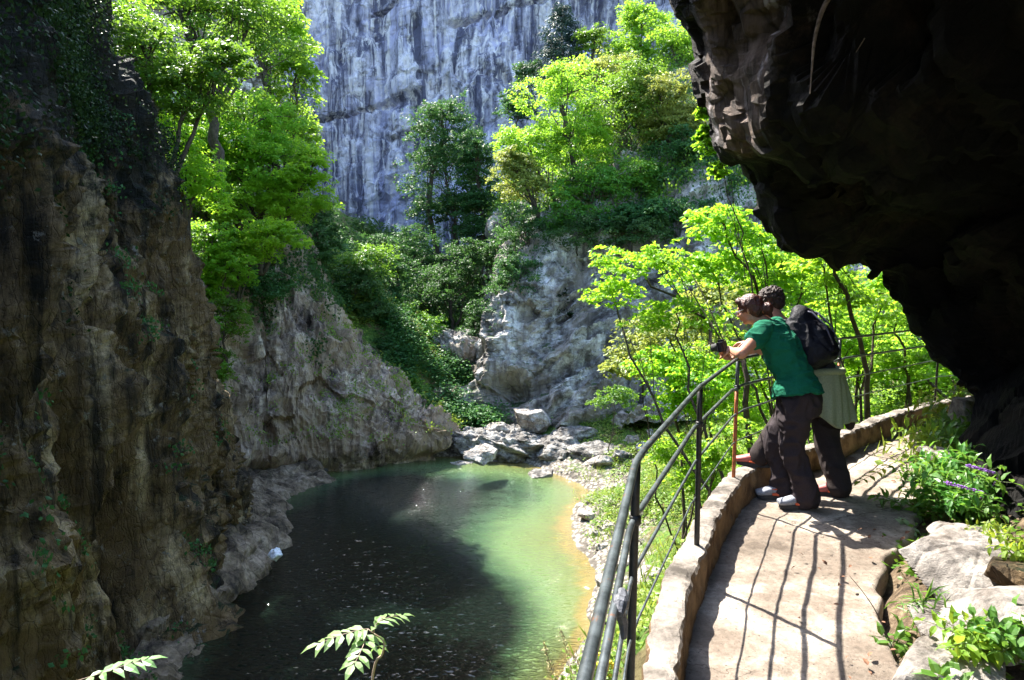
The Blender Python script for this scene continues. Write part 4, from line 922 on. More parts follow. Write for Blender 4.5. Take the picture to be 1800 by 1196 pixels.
TN('straggly bush at the foot of the grey slabs', (3.9, 27.5, .7), [(1080, 700, 34, 20, 28)], .1, 40, 'l_mid', 162, tr=.03, name='shrub', cat='shrub', cover=.8)
TN('fine leaved shrub on the sunny bank under the near railing post', (2.6, 9.9, 2.9), [(1190, 800, 50, 44, 10.8), (1230, 850, 60, 40, 10.2)], .07, 30, 'l_lime', 163, tr=.02, name='shrub', cat='shrub', spr=.26, cover=.8, nlimb=8)
TN('low shrub just outside the kerb below the rusty post', (2.0, 8.3, 3.6), [(1260, 810, 46, 34, 8.6), (1290, 760, 40, 26, 8.8)], .06, 30, 'l_bright', 164, tr=.02, name='shrub', cat='shrub', spr=.24, cover=.8, nlimb=8)

# ---- scattered cover (stuff) ----
def scatter_surface(name, g, nr, mask, count, size, lm, seed, lift=.06, spread=.5, nper=14, label=None, up=.3):
    rg = np.random.default_rng(seed); U, V = g.shape[:2]; out = []
    need = count; tries = 0
    while need > 0 and tries < 60:
        i = rg.integers(0, U, 4000); j = rg.integers(0, V, 4000); p = g[i, j]; n_ = nr[i, j]
        k = mask(p, n_) > rg.random(4000); out.append(np.c_[p[k], n_[k]]); need -= k.sum(); tries += 1
    a = np.concatenate(out)[:count]; p = a[:, :3] + a[:, 3:] * lift; n_ = a[:, 3:]
    K_ = len(p); pp = np.repeat(p, nper, 0); n2 = np.repeat(n_, nper, 0)
    off = rg.normal(0, spread * .5, (K_ * nper, 3)); off -= n2 * (off * n2).sum(1)[:, None] * .8
    c = pp + off + n2 * np.abs(rg.normal(0, lift, (K_ * nper, 1)))
    d = rg.normal(size=(K_ * nper, 3)) * .6 + np.array([0, 0, -.6]); nn2 = n2 + np.array([0, 0, up]) + rg.normal(0, .5, (K_ * nper, 3))
    mb = MB(); mb.leaves(c, d, nn2, size * rg.uniform(.6, 1.3, K_ * nper), .65, .1)
    o = mb.build(name, M[lm]); o['kind'] = 'stuff'
    return o
def band(x, a, b): return smooth01((x - a) / (b - a))
scatter_surface('ivy', Lg, Ln, lambda p, n_: band(fbm(p * .8, 3, 201) + .35 * (p[:, 2] - 10.4) * .5 + .25 * (n_[:, 2]), .15, .7) * (p[:, 1] > 6), 12000, .075, 'l_ivy', 301, .10, .45, 16)
scatter_surface('ivy', Lg, Ln, lambda p, n_: band(fbm(p * .7, 3, 202), .35, .75) * band(n_[:, 2], .0, .5) * (p[:, 1] > 6), 700, .09, 'l_dark', 302, .05, .25, 16)
scatter_surface('ivy', Mg, Mn, lambda p, n_: band(fbm(p * .45, 3, 203) + .30 * (p[:, 2] - 5.4) - .10 * (p[:, 0] + 7), .25, .8), 3000, .15, 'l_dark', 303, .12, .6, 16)
scatter_surface('ivy', Mg, Mn, lambda p, n_: band(n_[:, 2] + .4 * fbm(p * .8, 2, 204), .55, .9) * (p[:, 2] > .8), 900, .11, 'grass', 304, .06, .4, 16)
scatter_surface('ivy', Rg, Rn, lambda p, n_: band(fbm(p * .35, 3, 205) + .22 * (p[:, 2] - 9.0) + .3 * n_[:, 2], .35, .9) * (p[:, 0] > -1), 5200, .16, 'l_dark', 305, .15, .8, 16)
scatter_surface('foliage', Rg, Rn, lambda p, n_: band(p[:, 2], 11, 13) * .6 * (p[:, 0] > -1), 3000, .18, 'l_mid', 306, .3, 1.1, 18)
scatter_surface('foliage', Bg, Bn, lambda p, n_: band(fbm(p * .12, 3, 206) + .5 * n_[:, 2] - .05 * (p[:, 2] - 12), .75, 1.1) * (p[:, 2] < 40) * (np.abs(p[:, 0]) < 40), 500, .3, 'l_dark', 307, .3, 1.2, 16)

def ground_cover(name, xr, yr, count, size, lm, seed, mask, nper=10, spread=.16, hgt=.1, blade=False):
    rg = np.random.default_rng(seed); x = rg.uniform(*xr, count * 3); y = rg.uniform(*yr, count * 3); z = terr(x, y)
    bd, bs = polyd(x, y, edge); idd, isg = polyd(x, y, inner); onp = (bs > 0) & (isg < 0)
    k = (mask(x, y, z) > rg.random(len(x))) & ~onp & (bd > .16) & (z > .08); x, y, z = x[k][:count], y[k][:count], z[k][:count]
    K_ = len(x); p = np.repeat(np.stack([x, y, z], 1), nper, 0); n_ = K_ * nper
    mb = MB()
    if blade:
        p = p + rg.normal(0, spread, (n_, 3)) * (1, 1, 0)
        d = np.c_[rg.normal(0, .5, (n_, 2)), np.ones(n_)]; s_ = size * rg.uniform(.5, 1.3, n_)
        mb.leaves(p + d / np.linalg.norm(d, axis=1)[:, None] * s_[:, None] * .45, d, rg.normal(size=(n_, 3)), s_, .09, .1)
    else:
        p = p + rg.normal(0, spread, (n_, 3)) * (1, 1, 0) + np.c_[np.zeros((n_, 2)), rg.random(n_) * hgt]
        d = rg.normal(size=(n_, 3)); d[:, 2] *= .3; nr = np.array([0, 0, 1.0]) + rg.normal(0, .45, (n_, 3))
        mb.leaves(p, d, nr, size * rg.uniform(.6, 1.3, n_), .7, .08)
    o = mb.build(name, M[lm]); o['kind'] = 'stuff'; return o
cl = lambda x, y, sc, s_: fbm(np.stack([x * sc, y * sc, 0 * x], -1), 3, s_)
ground_cover('undergrowth', (0, 9), (5, 22), 6500, .065, 'grass', 401, lambda x, y, z: band(z + .8 * cl(x, y, .9, 411), .5, 1.5), 14, .16, .16)
ground_cover('undergrowth', (2, 14), (18, 34), 4200, .11, 'grass', 402, lambda x, y, z: band(z + 1.0 * cl(x, y, .6, 412), .7, 1.5), 12, .22, .14)
ground_cover('grass', (1, 9), (5, 30), 2600, .22, 'grass', 403, lambda x, y, z: band(z + .9 * cl(x, y, .7, 413), .5, 1.3) * .8, 12, .2, blade=True)
ground_cover('undergrowth', (-10, 0), (31.5, 44), 9000, .14, 'grass', 404, lambda x, y, z: band(cl(x, y, .6, 414), -.5, .1), 16, .28, .30)
ground_cover('undergrowth', (-10, 0), (31.5, 44), 1100, .15, 'l_dark', 409, lambda x, y, z: band(cl(x, y, .7, 419), .05, .25), 50, .32, .95)
ground_cover('undergrowth', (-12, 10), (44, 68), 3200, .24, 'l_dark', 405, lambda x, y, z: band(cl(x, y, .3, 415), -.5, .1), 14, .6, .9)
ground_cover('undergrowth', (-20, -8), (30, 46), 3000, .17, 'l_dark', 406, lambda x, y, z: 1 + 0 * x, 14, .4, .6)
ground_cover('undergrowth', (7, 20), (8, 24), 4500, .10, 'l_bright', 407, lambda x, y, z: 1 + 0 * x, 14, .3, .5)
ground_cover('undergrowth', (1.5, 8), (2.2, 8), 900, .05, 'l_mid', 408, lambda x, y, z: band(cl(x, y, 1.3, 418), -.2, .3), 12, .08, .07)
# ================= PEOPLE =================
def V3(*a): return np.array(a, float)
def fuse(name, mb, mat, parent=None, origin=(0, 0, 0), voxel=.007, smooth_it=4, wr=None):
    """union of closed tubes as one continuous smooth surface"""
    o = mb.build('tmp_' + name, mat, None, True, origin)
    r = o.modifiers.new('r', 'REMESH'); r.mode = 'VOXEL'; r.voxel_size = voxel; r.use_smooth_shade = True
    s_ = o.modifiers.new('s', 'SMOOTH'); s_.factor = .5; s_.iterations = smooth_it
    dg = bpy.context.evaluated_depsgraph_get(); ev = o.evaluated_get(dg)
    me = bpy.data.meshes.new_from_object(ev); bpy.data.objects.remove(o)
    me.name = name
    if wr is not None:
        n_ = len(me.vertices); co = np.zeros(n_ * 3, np.float32); no = np.zeros(n_ * 3, np.float32)
        me.vertices.foreach_get('co', co); me.vertices.foreach_get('normal', no); co = co.reshape(-1, 3); no = no.reshape(-1, 3)
        co = co + no * np.asarray(wr(co.astype(float) + np.asarray(origin)))[:, None]
        me.vertices.foreach_set('co', co.astype(np.float32).ravel()); me.update()
    ob = bpy.data.objects.new(name, me); C.objects.link(ob)
    if not me.materials: me.materials.append(mat)
    if parent: ob.parent = parent
    return ob
def limb(mb, pts, rad, n=16, up=None):
    pts = np.array(pts, float); rad = np.array(rad, float)
    t = np.linspace(0, len(pts) - 1, (len(pts) - 1) * 5 + 1); P_ = cr(pts, t); R_ = cr(rad if rad.ndim == 2 else np.stack([rad, rad], 1), t)
    # rounded ends
    d0 = P_[0] - P_[1]; d0 /= np.linalg.norm(d0); d1 = P_[-1] - P_[-2]; d1 /= np.linalg.norm(d1)
    r0 = R_[0].min(); r1 = R_[-1].min()
    P_ = np.vstack([P_[0] + d0 * r0 * .9, P_[0] + d0 * r0 * .6, P_, P_[-1] + d1 * r1 * .6, P_[-1] + d1 * r1 * .9])
    R_ = np.vstack([R_[0] * .35, R_[0] * .78, R_, R_[-1] * .78, R_[-1] * .35])
    mb.tube(P_, R_, n, up=up)
def ball(mb, c, r, n=14, R=None):
    th = np.linspace(0, math.pi, n); v = []
    for t in th:
        a = np.arange(2 * n) / (2 * n) * 2 * math.pi
        v.append(np.stack([math.sin(t) * np.cos(a), math.sin(t) * np.sin(a), np.full(2 * n, math.cos(t))], 1))
    v = np.concatenate(v) * np.asarray(r, float)
    if R is not None: v = v @ np.asarray(R).T
    q = []
    for k in range(n - 1):
        i = np.arange(2 * n); j = (i + 1) % (2 * n); q.append(np.stack([k * 2 * n + i, (k + 1) * 2 * n + i, (k + 1) * 2 * n + j, k * 2 * n + j], 1))
    mb.add(v + np.asarray(c), np.concatenate(q))
def nrm(a): a = np.asarray(a, float); return a / np.linalg.norm(a)
def basis(f, up=(0, 0, 1)):
    f = nrm(f); r = nrm(np.cross(f, up)); u = np.cross(r, f); return np.stack([r, f, u], 1)   # columns right, forward, up
def hand(mb, wrist, d, nv, side, curl=.5, s=1.0, spread=.14):
    """palm + 4 fingers + thumb. d: pointing direction, nv: palm-facing direction, side: +1 thumb on d x nv side"""
    d = nrm(d); nv = nrm(nv - d * np.dot(nv, d)); sd_ = np.cross(d, nv) * side; wrist = np.asarray(wrist, float)
    for q in (-.024, -.008, .008, .024):
        limb(mb, [wrist + sd_ * q * .6 * s, wrist + d * .045 * s + sd_ * q * s, wrist + d * .085 * s + sd_ * q * 1.15 * s], [.013 * s, .014 * s, .0115 * s], 10)
    for k, (q, L_) in enumerate([(.030, .070), (.010, .080), (-.010, .074), (-.029, .058)]):
        b0 = wrist + d * .085 * s + sd_ * q * s; pts = [b0]; a = .15
        dd = nrm(d + sd_ * q * spread * 30 * .12)
        for j, fr_ in enumerate((.45, .32, .23)):
            a += curl * (.75 + .12 * k); pts.append(pts[-1] + (dd * math.cos(a) + nv * math.sin(a)) * L_ * fr_ * s)
        limb(mb, pts, [.0095 * s, .009 * s, .008 * s, .0068 * s], 9)
    t0 = wrist + d * .025 * s + sd_ * .026 * s
    limb(mb, [t0, t0 + (d * .55 + sd_ * .7 + nv * .35) * .036 * s, t0 + (d * 1.25 + sd_ * .85 + nv * (.6 + curl * .5)) * .045 * s, t0 + (d * 1.9 + sd_ * .75 + nv * (.9 + curl)) * .045 * s], [.013 * s, .0115 * s, .0098 * s, .0078 * s], 9)
def head(mb, c, R, s=1.0, female=True):
    """skull with face, R columns right/forward/up"""
    g = lambda x, y, z: np.asarray(c) + R @ (V3(x, y, z) * s)
    ball(mb, g(0, -.012, .022), V3(.074, .092, .090) * s, 16, R)
    ball(mb, g(0, .012, -.035), V3(.060, .070, .075) * s, 14, R)
    ball(mb, g(0, .050, -.088), V3(.028, .028, .024) * s, 10, R)      # chin
    limb(mb, [g(-.040, .01, -.075), g(0, .052, -.086), g(.040, .01, -.075)], [.024 * s, .022 * s, .024 * s], 10)   # jaw
    limb(mb, [g(0, .078, .020), g(0, .092, -.008), g(0, .101, -.026)], [.008 * s, .010 * s, .013 * s], 9)           # nose
    limb(mb, [g(-.012, .088, -.030), g(.012, .088, -.030)], [.009 * s, .009 * s], 8)
    limb(mb, [g(-.034, .073, .028), g(0, .083, .030), g(.034, .073, .028)], [.010 * s, .010 * s, .010 * s], 8)      # brow
    limb(mb, [g(-.020, .078, -.054), g(0, .086, -.052), g(.020, .078, -.054)], [.006 * s, .0085 * s, .006 * s], 8)  # upper lip
    limb(mb, [g(-.017, .077, -.064), g(0, .084, -.064), g(.017, .077, -.064)], [.006 * s, .0085 * s, .006 * s], 8)
    for q in (-1, 1):
        ball(mb, g(.038 * q, .062, -.025), V3(.020, .018, .020) * s, 8, R)     # cheek
        limb(mb, [g(.074 * q, -.006, -.030), g(.082 * q, -.012, -.008), g(.079 * q, -.016, .014)], [.007 * s, .010 * s, .008 * s], 8)   # ear
    return g
M['skin_w'] = plain('tanned_skin', (.50, .24, .155), .5, 0, .35, .15, 60, .08)
M['skin_m'] = plain('ruddy_skin', (.46, .22, .145), .5, 0, .35, .15, 60, .08)
M['shirt'] = plain('green_cotton', (.008, .125, .068), .9, 0, .15, .4, 260, .3)
M['trouser'] = plain('dark_brown_grey_fabric', (.036, .028, .031), .9, 0, .15, .3, 160, .2)
M['trouser_m'] = plain('black_brown_fabric', (.035, .027, .026), .9, 0, .15, .3, 160, .2)
M['pack'] = plain('black_nylon', (.007, .007, .012), .6, 0, .25, .4, 120, .3)
M['packtrim'] = plain('grey_webbing', (.07, .07, .11), .5, 0, .5, .2, 120, .2)
M['jacket'] = plain('grey_green_fleece', (.27, .30, .19), .95, 0, .15, .5, 90, .15)
M['hair_w'] = plain('auburn_hair', (.075, .020, .013), .4, 0, .5, .8, 90, .6)
M['hair_m'] = plain('dark_brown_curly_hair', (.040, .024, .018), .6, 0, .4, .9, 70, .6)
M['shoe'] = plain('grey_shoe_mesh', (.22, .235, .27), .7, 0, .3, .3, 120, .2)
M['orange'] = plain('orange_shoe_trim', (.55, .10, .04), .6, 0, .3, .2, 80, .2)
M['sole'] = plain('dark_rubber', (.03, .03, .03), .8)
M['pink'] = plain('red_pink_sandal', (.38, .09, .08), .6)
def folds(sc, a, ax=(1, 1, .5), s=0): return lambda p: a * ridge(p * sc * np.array(ax) + .35 * fbm(p * sc * .5, 2, s)[..., None], 2, s)

FZ = PZ + .012   # ground under the shoes
# ---------- woman ----------
o_ = V3(1.98, 4.76, PZ)
pel = P(1404, 700, 4.78); wai = P(1396, 662, 4.82); che = P(1372, 612, 4.90); shc = P(1352, 575, 4.98); nek = P(1340, 566, 5.01)
f_w = nrm(V3(-.80, .60, 0)); ax = V3(-.60, -.80, 0)          # facing, and towards her left shoulder
tor = nrm(shc - pel)
shL = shc + ax * .155 - tor * .015; shR = shc - ax * .165 - tor * .01
elL = P(1303, 627, 4.80); elR = P(1346, 633, 5.02)
elL = V3(1.580, 4.67, PZ + 1.085); elR = V3(1.86, 4.98, PZ + 1.085)
haL = P(1288, 617, 4.98); haR = P(1297, 622, 5.06)
hpL = pel + ax * .085 - V3(0, 0, .04); hpR = pel - ax * .085 - V3(0, 0, .04)
anL = V3(*(W(1412, 893, PZ))[:2], PZ + .10); anR = V3(*(W(1372, 876, PZ))[:2], PZ + .10)
knL = (hpL + anL) / 2 + V3(-.045, .02, 0.02); knR = (hpR + anR) / 2 + V3(-.09, .03, .03)
hc = P(1317, 545, 5.04); fh = nrm(V3(-.80, .58, -.32)); Rh = basis(fh)
person_w = empty('person', o_); tag(person_w, 'woman in a green T-shirt leaning on the railing holding a small camera', 'person')
mb = MB()
latU = ax
limb(mb, [hpL * .5 + hpR * .5, pel, wai, che, shc - tor * .03, shc + tor * .02], [(.16, .11), (.155, .112), (.125, .092), (.15, .105), (.165, .085), (.11, .06)], 20, up=None) if False else None
def torso(mb, pts, rads, side):
    """elliptical sections, first radius along 'side'"""
    pts = np.array(pts, float); t = np.linspace(0, len(pts) - 1, (len(pts) - 1) * 5 + 1); P_ = cr(pts, t); R_ = cr(np.array(rads, float), t)
    tan = np.gradient(P_, axis=0); n = 24; a = np.arange(n) / n * 2 * math.pi; v = []
    for k in range(len(P_)):
        T_ = nrm(tan[k]); A = nrm(side - T_ * np.dot(side, T_)); B = np.cross(T_, A)
        ca, sa = np.cos(a), np.sin(a); v.append(P_[k] + np.outer(np.sign(ca) * np.abs(ca) ** .85 * R_[k][0], A) + np.outer(np.sign(sa) * np.abs(sa) ** .85 * R_[k][1], B))
    m_ = len(P_); v = np.concatenate(v + [P_[:1], P_[-1:]]); i = np.arange(n); j = (i + 1) % n; q = [np.stack([k * n + i, k * n + j, (k + 1) * n + j, (k + 1) * n + i], 1) for k in range(m_ - 1)]
    mb.add(v, np.concatenate(q), np.concatenate([np.stack([np.full(n, m_ * n), j, i], 1), np.stack([np.full(n, m_ * n + 1), (m_ - 1) * n + i, (m_ - 1) * n + j], 1)]))
torso(mb, [pel - V3(0, 0, .07), pel, wai, che, shc - tor * .03, shc + tor * .03], [(.13, .10), (.165, .115), (.125, .09), (.145, .10), (.15, .085), (.06, .05)], ax)
limb(mb, [shc, nek, hc - V3(0, 0, .06) - fh * .02], [.06, .052, .05], 14)
for s_, e_, h_, r_ in ((shL, elL, haL, 1), (shR, elR, haR, 1)):
    limb(mb, [s_, (s_ + e_) / 2, e_], [.052, .044, .038], 14); limb(mb, [e_, (e_ * .6 + h_ * .4), h_], [.039, .037, .024], 14)
for h_, k_, a_2 in ((hpL, knL, anL), (hpR, knR, anR)):
    limb(mb, [h_, (h_ + k_) / 2, k_], [.088, .076, .056], 16); limb(mb, [k_, (k_ * .6 + a_2 * .4), a_2, a_2 - V3(0, 0, .05)], [.056, .054, .036, .034], 14)
hand(mb, haL, nrm(haL - elL) * .5 + V3(-.5, .3, .1), V3(.2, .35, -.5), 1, .55, .95)
hand(mb, haR, V3(-.8, .35, -.1), V3(-.1, -.6, .4), -1, .65, .95)
gw = head(mb, hc, Rh, .90)
fuse('body', mb, M['skin_w'], person_w, o_, .0062, 3)
# eyes
for q in (-1, 1):
    mb = MB(); ball(mb, gw(.031 * q, .070, .004), (.0115, .0115, .0115), 8); mb.build('eye', plain('eye_white', (.6, .58, .55), .3), person_w, True, o_)
# T-shirt
mb = MB()
torso(mb, [pel + tor * .02, wai, (wai + che) / 2, che, shc - tor * .03, shc + tor * .035], [(.212, .172), (.152, .122), (.150, .118), (.165, .122), (.168, .104), (.085, .066)], ax)
for s_, e_ in ((shL, elL), (shR, elR)):
    d_ = e_ - s_; limb(mb, [s_ - nrm(d_) * .01, s_ + d_ * .22, s_ + d_ * .42], [.067, .065, .066], 16)
sh = fuse('t_shirt', mb, M['shirt'], person_w, o_, .007, 3, folds(10, .010, (1, 1, 1.9), 301))
# trousers
mb = MB()
torso(mb, [pel - V3(0, 0, .10), pel - V3(0, 0, .02), pel + tor * .07], [(.165, .135), (.180, .138), (.142, .105)], ax)
for h_, k_, a_2, w_ in ((hpL, knL, anL, 1.0), (hpR, knR, anR, 1.0)):
    limb(mb, [h_ + V3(0, 0, .02), (h_ + k_) / 2, k_, (k_ + a_2) / 2, a_2 + V3(.01, 0, .03), a_2 + V3(.015, 0, -.035)], [.108, .096, .080, .075, .076, .080], 18)
fuse('trousers', mb, M['trouser'], person_w, o_, .008, 2, folds(10, .014, (1, 1, 1.0), 302))
# hair with a bun
mb = MB()
ball(mb, gw(0, -.022, .036), V3(.079, .090, .083), 16, Rh); ball(mb, gw(0, -.060, -.012), V3(.068, .057, .066), 14, Rh)
limb(mb, [gw(-.05, .050, .085), gw(0, .058, .095), gw(.05, .050, .085)], [.022, .024, .022], 10)
ball(mb, gw(.012, -.135, -.030), V3(.042, .044, .044), 12, Rh); limb(mb, [gw(.01, -.13, -.04), gw(.015, -.15, -.09)], [.03, .014], 10)
hr = fuse('hair', mb, M['hair_w'], person_w, o_, .006, 2, folds(55, .0035, (1, 1, .35), 303)); hr['label'] = 'auburn hair pinned up in a bun'
mb = MB(); 
a = np.linspace(0, 2 * math.pi, 13); mb.tube([gw(.035 * math.cos(t), -.108 + 0 * t, -.022 + .035 * math.sin(t)) for t in a], .008, 8); mb.build('hair_tie', plain('brown_hair_tie', (.35, .13, .06), .5), hr, True, o_)
mb = MB()
for q in (-1, 1): mb.tube([gw(.078 * q, -.01, .012), gw(.072 * q, .045, .010), gw(.060 * q, .085, .008)], .0026, 6)
mb.tube([gw(-.060, .085, .008), gw(-.02, .098, .010), gw(.02, .098, .010), gw(.060, .085, .008)], .0024, 6)
for q in (-1, 1): ball(mb, gw(.034 * q, .092, .0), V3(.026, .003, .018), 8, Rh)
mb.build('glasses', plain('pale_glasses', (.55, .5, .5), .15), person_w, True, o_)
def shoe(ank, d, parent, org, upper, trim, L=.25, z0=FZ, sole=True):
    d = nrm(V3(d[0], d[1], 0)); s_ = V3(-d[1], d[0], 0); g0 = V3(ank[0], ank[1], z0)
    mb = MB(); pts = [g0 - d * .055 + V3(0, 0, .05), g0 - d * .01 + V3(0, 0, .055), g0 + d * .06 + V3(0, 0, .045), g0 + d * .125 + V3(0, 0, .033), g0 + d * (L - .075) + V3(0, 0, .027)]
    torso_r = [(.034, .040), (.036, .045), (.042, .036), (.046, .026), (.036, .019)]
    torso(mb, pts, torso_r, s_); limb(mb, [g0 + V3(0, 0, .05), g0 + V3(0, 0, .115)], [.040, .042], 12)
    o = fuse('shoe', mb, upper, parent, org, .006, 2, lambda p: 0 * p[:, 0])
    mb = MB(); n = 22; a = np.linspace(0, 2 * math.pi, n, endpoint=False)
    for z in (0,):
        ring = np.array([g0 + d * (.045 + (.125) * math.cos(t)) + s_ * (.044 * math.sin(t) * (1 + .18 * math.cos(t))) for t in a])
        v = np.vstack([ring + V3(0, 0, -.012), ring + V3(0, 0, .004), ring * .97 + ring.mean(0) * .03 + V3(0, 0, .016), [g0 + d * .04 + V3(0, 0, -.012)], [g0 + d * .04 + V3(0, 0, .016)]])
        i = np.arange(n); j = (i + 1) % n
        mb.add(v, np.concatenate([np.stack([i, j, n + j, n + i], 1), np.stack([n + i, n + j, 2 * n + j, 2 * n + i], 1)]), np.concatenate([np.stack([np.full(n, 3 * n), j, i], 1), np.stack([np.full(n, 3 * n + 1), 2 * n + i, 2 * n + j], 1)]))
    mb.build('sole', M['sole'], o, False, org)
    mb = MB()
    for q in (-1, 1):
        mb.tube([g0 - d * .05 + s_ * q * .030 + V3(0, 0, .035), g0 + d * .0 + s_ * q * .040 + V3(0, 0, .03), g0 + d * .07 + s_ * q * .045 + V3(0, 0, .028)], [(.010, .012), (.008, .016), (.006, .008)], 8)
        mb.tube([g0 + d * .02 + s_ * q * .036 + V3(0, 0, .065), g0 + d * .065 + s_ * q * .034 + V3(0, 0, .06), g0 + d * .10 + s_ * q * .030 + V3(0, 0, .045)], .006, 6)
    mb.build('trim', trim, o, True, org)
    return o
shoe(anL, (-1, .06), person_w, o_, M['shoe'], M['orange']); shoe(anR, (-1, .12), person_w, o_, M['shoe'], M['orange'])
# the camera she holds
hcam = haL + V3(-.07, .03, .028)
ck_ = empty('compact_camera', hcam); tag(ck_, 'small black camera held out over the railing in the hands of the woman', 'camera')
Rc = basis(V3(-.8, .5, -.2))
mb = MB(); mb.box((0, 0, 0), (.055, .024, .036), Rc); 
for q in (-1, 1): mb.tube([Rc @ V3(.052 * q, 0, -.034), Rc @ V3(.052 * q, 0, .034)], .022, 10)
mb.box(Rc @ V3(0, 0, .042), (.022, .02, .010), Rc); mb.build('camera_body', M['pack'], ck_)
mb = MB(); mb.tube([Rc @ V3(0, .02, 0), Rc @ V3(0, .05, 0), Rc @ V3(0, .052, 0), Rc @ V3(0, .075, 0)], [.032, .032, .028, .028], 16); mb.build('lens', M['sole'], ck_, True)

# ---------- man ----------
o2 = V3(2.40, 5.15, PZ)
pel = P(1446, 700, 5.16); wai = P(1436, 655, 5.20); che = P(1412, 608, 5.30); shc = P(1385, 577, 5.40); nek = P(1366, 563, 5.46)
ax = V3(-.66, -.75, 0); f_m = nrm(V3(-.75, .66, 0)); tor = nrm(shc - pel)
shL = shc + ax * .18; shR = shc - ax * .18
elL = V3(1.98, 5.09, PZ + 1.085) + V3(.06, .03, 0); elR = V3(2.35, 5.52, PZ + 1.085); haL = elL + V3(-.2, .15, .03); haR = elR + V3(-.24, .06, .03)
hpL = pel + ax * .09 - V3(0, 0, .04); hpR = pel - ax * .09 - V3(0, 0, .04)
anR = V3(*(W(1472, 872, PZ))[:2], PZ + .10); anL = P(1336, 798, 5.02); anL = V3(anL[0], anL[1], PZ + .20 + .09)
knR = (hpR + anR) / 2 + V3(-.04, 0, .02); knL = (hpL + anL) / 2 + V3(.05, .08, .20)
hc = P(1352, 531, 5.50); fh = nrm(V3(-.8, .5, -.34)); Rh = basis(fh)
person_m = empty('person', o2); tag(person_m, 'curly haired man with a black rucksack leaning beside the woman', 'person')
mb = MB()
torso(mb, [pel - V3(0, 0, .07), pel, wai, che, shc - tor * .03, shc + tor * .03], [(.14, .11), (.165, .12), (.15, .11), (.17, .12), (.175, .10), (.07, .06)], ax)
limb(mb, [shc, nek, hc - V3(0, 0, .06) - fh * .02], [.068, .062, .06], 14)
for s_, e_, h_ in ((shL, elL, haL), (shR, elR, haR)):
    limb(mb, [s_, (s_ + e_) / 2, e_], [.060, .050, .042], 14); limb(mb, [e_, (e_ * .6 + h_ * .4), h_], [.043, .041, .028], 14)
for h_, k_, a_2 in ((hpL, knL, anL), (hpR, knR, anR)):
    limb(mb, [h_, (h_ + k_) / 2, k_], [.092, .08, .06], 16); limb(mb, [k_, (k_ * .6 + a_2 * .4), a_2, a_2 - V3(0, 0, .05)], [.06, .057, .040, .036], 14)
hand(mb, haL, V3(-.7, .5, -.2), V3(0, 0, -1), 1, .45); hand(mb, haR, V3(-.8, .3, -.2), V3(0, 0, -1), -1, .45)
gm = head(mb, hc, Rh, .95)
fuse('body', mb, M['skin_m'], person_m, o2, .0065, 3)
mb = MB()
torso(mb, [pel + tor * .05, wai, che, shc - tor * .03, shc + tor * .04], [(.175, .13), (.168, .125), (.19, .138), (.19, .118), (.10, .08)], ax)
for s_, e_ in ((shL, elL), (shR, elR)):
    d_ = e_ - s_; limb(mb, [s_, s_ + d_ * .3, s_ + d_ * .6], [.075, .072, .07], 16)
fuse('t_shirt', mb, plain('dark_grey_cotton', (.03, .03, .04), .9), person_m, o2, .008, 3, folds(9, .006, (1, 1, 1.6), 311))
mb = MB()
torso(mb, [pel - V3(0, 0, .10), pel - V3(0, 0, .02), pel + tor * .08], [(.17, .14), (.185, .145), (.17, .13)], ax)
for h_, k_, a_2, q_ in ((hpL, knL, anL, .78), (hpR, knR, anR, 1)):
    limb(mb, [h_ + V3(0, 0, .02), (h_ + k_) / 2, k_, (k_ + a_2) / 2, a_2 + V3(0, 0, .02), a_2 + V3(.005, 0, -.04 * q_)], [.112, .100, .086 * q_, .080 * q_, .076 * q_, .078 * q_], 18)
fuse('trousers', mb, M['trouser_m'], person_m, o2, .008, 2, folds(8, .010, (1, 1, .9), 312))
mb = MB(); ball(mb, gm(0, -.022, .036), V3(.081, .092, .079), 16, Rh); ball(mb, gm(0, -.062, -.018), V3(.068, .055, .064), 14, Rh)
rh = np.random.default_rng(9)
for k in range(150):
    d_ = rvec(rh, 1)[0]
    if d_[1] > .55 and d_[2] < .35 or d_[2] < -.6: continue
    ball(mb, gm(d_[0] * .084, -.026 + d_[1] * .096, .026 + d_[2] * .088), (.014, .014, .014), 6)
hm = fuse('hair', mb, M['hair_m'], person_m, o2, .005, 1, folds(60, .006, (1, 1, 1), 313)); hm['label'] = 'short curly dark hair'
shoe(anR, (-.9, .35), person_m, o2, M['pink'], M['orange']); shoe(anL, (-.9, .5), person_m, o2, M['pink'], M['orange'], z0=PZ + .208)
# fleece tied round the waist, hanging over hips
wc_ = P(1441, 650, 5.14); n_ = 90; rows = 26; a = np.arange(n_) / n_ * 2 * math.pi; vv = []
bc_ = P(1440, 733, 5.10)
for k in range(rows):
    t = k / (rows - 1); c_k = wc_ * (1 - t) + bc_ * t; ra = .16 + .085 * t ** .8; rb = .14 + .055 * t
    fo = 1 + (.02 + .10 * t) * np.sin(a * 7 + 1.2 * np.sin(a * 2) + .8 * t) + (.015 + .05 * t) * np.sin(a * 15 + 2 + 2 * t)
    hem = .045 * np.sin(a * 2 + .6) * t + .02 * np.sin(a * 5) * t
    # open at the front (towards the railing)
    vv.append(c_k + np.outer(ra * fo * np.cos(a), V3(.97, .24, 0)) + np.outer(rb * fo * np.sin(a), V3(-.24, .97, 0)) + np.outer(hem, V3(0, 0, 1)))
vv = np.array(vv); keep = [j for j in range(n_) if not (2.0 < a[j] < 3.0)]
mb = MB(); q = []
for k in range(rows - 1):
    for j in keep:
        j2 = (j + 1) % n_; q.append([k * n_ + j, (k + 1) * n_ + j, (k + 1) * n_ + j2, k * n_ + j2])
mb.add(vv.reshape(-1, 3), q)
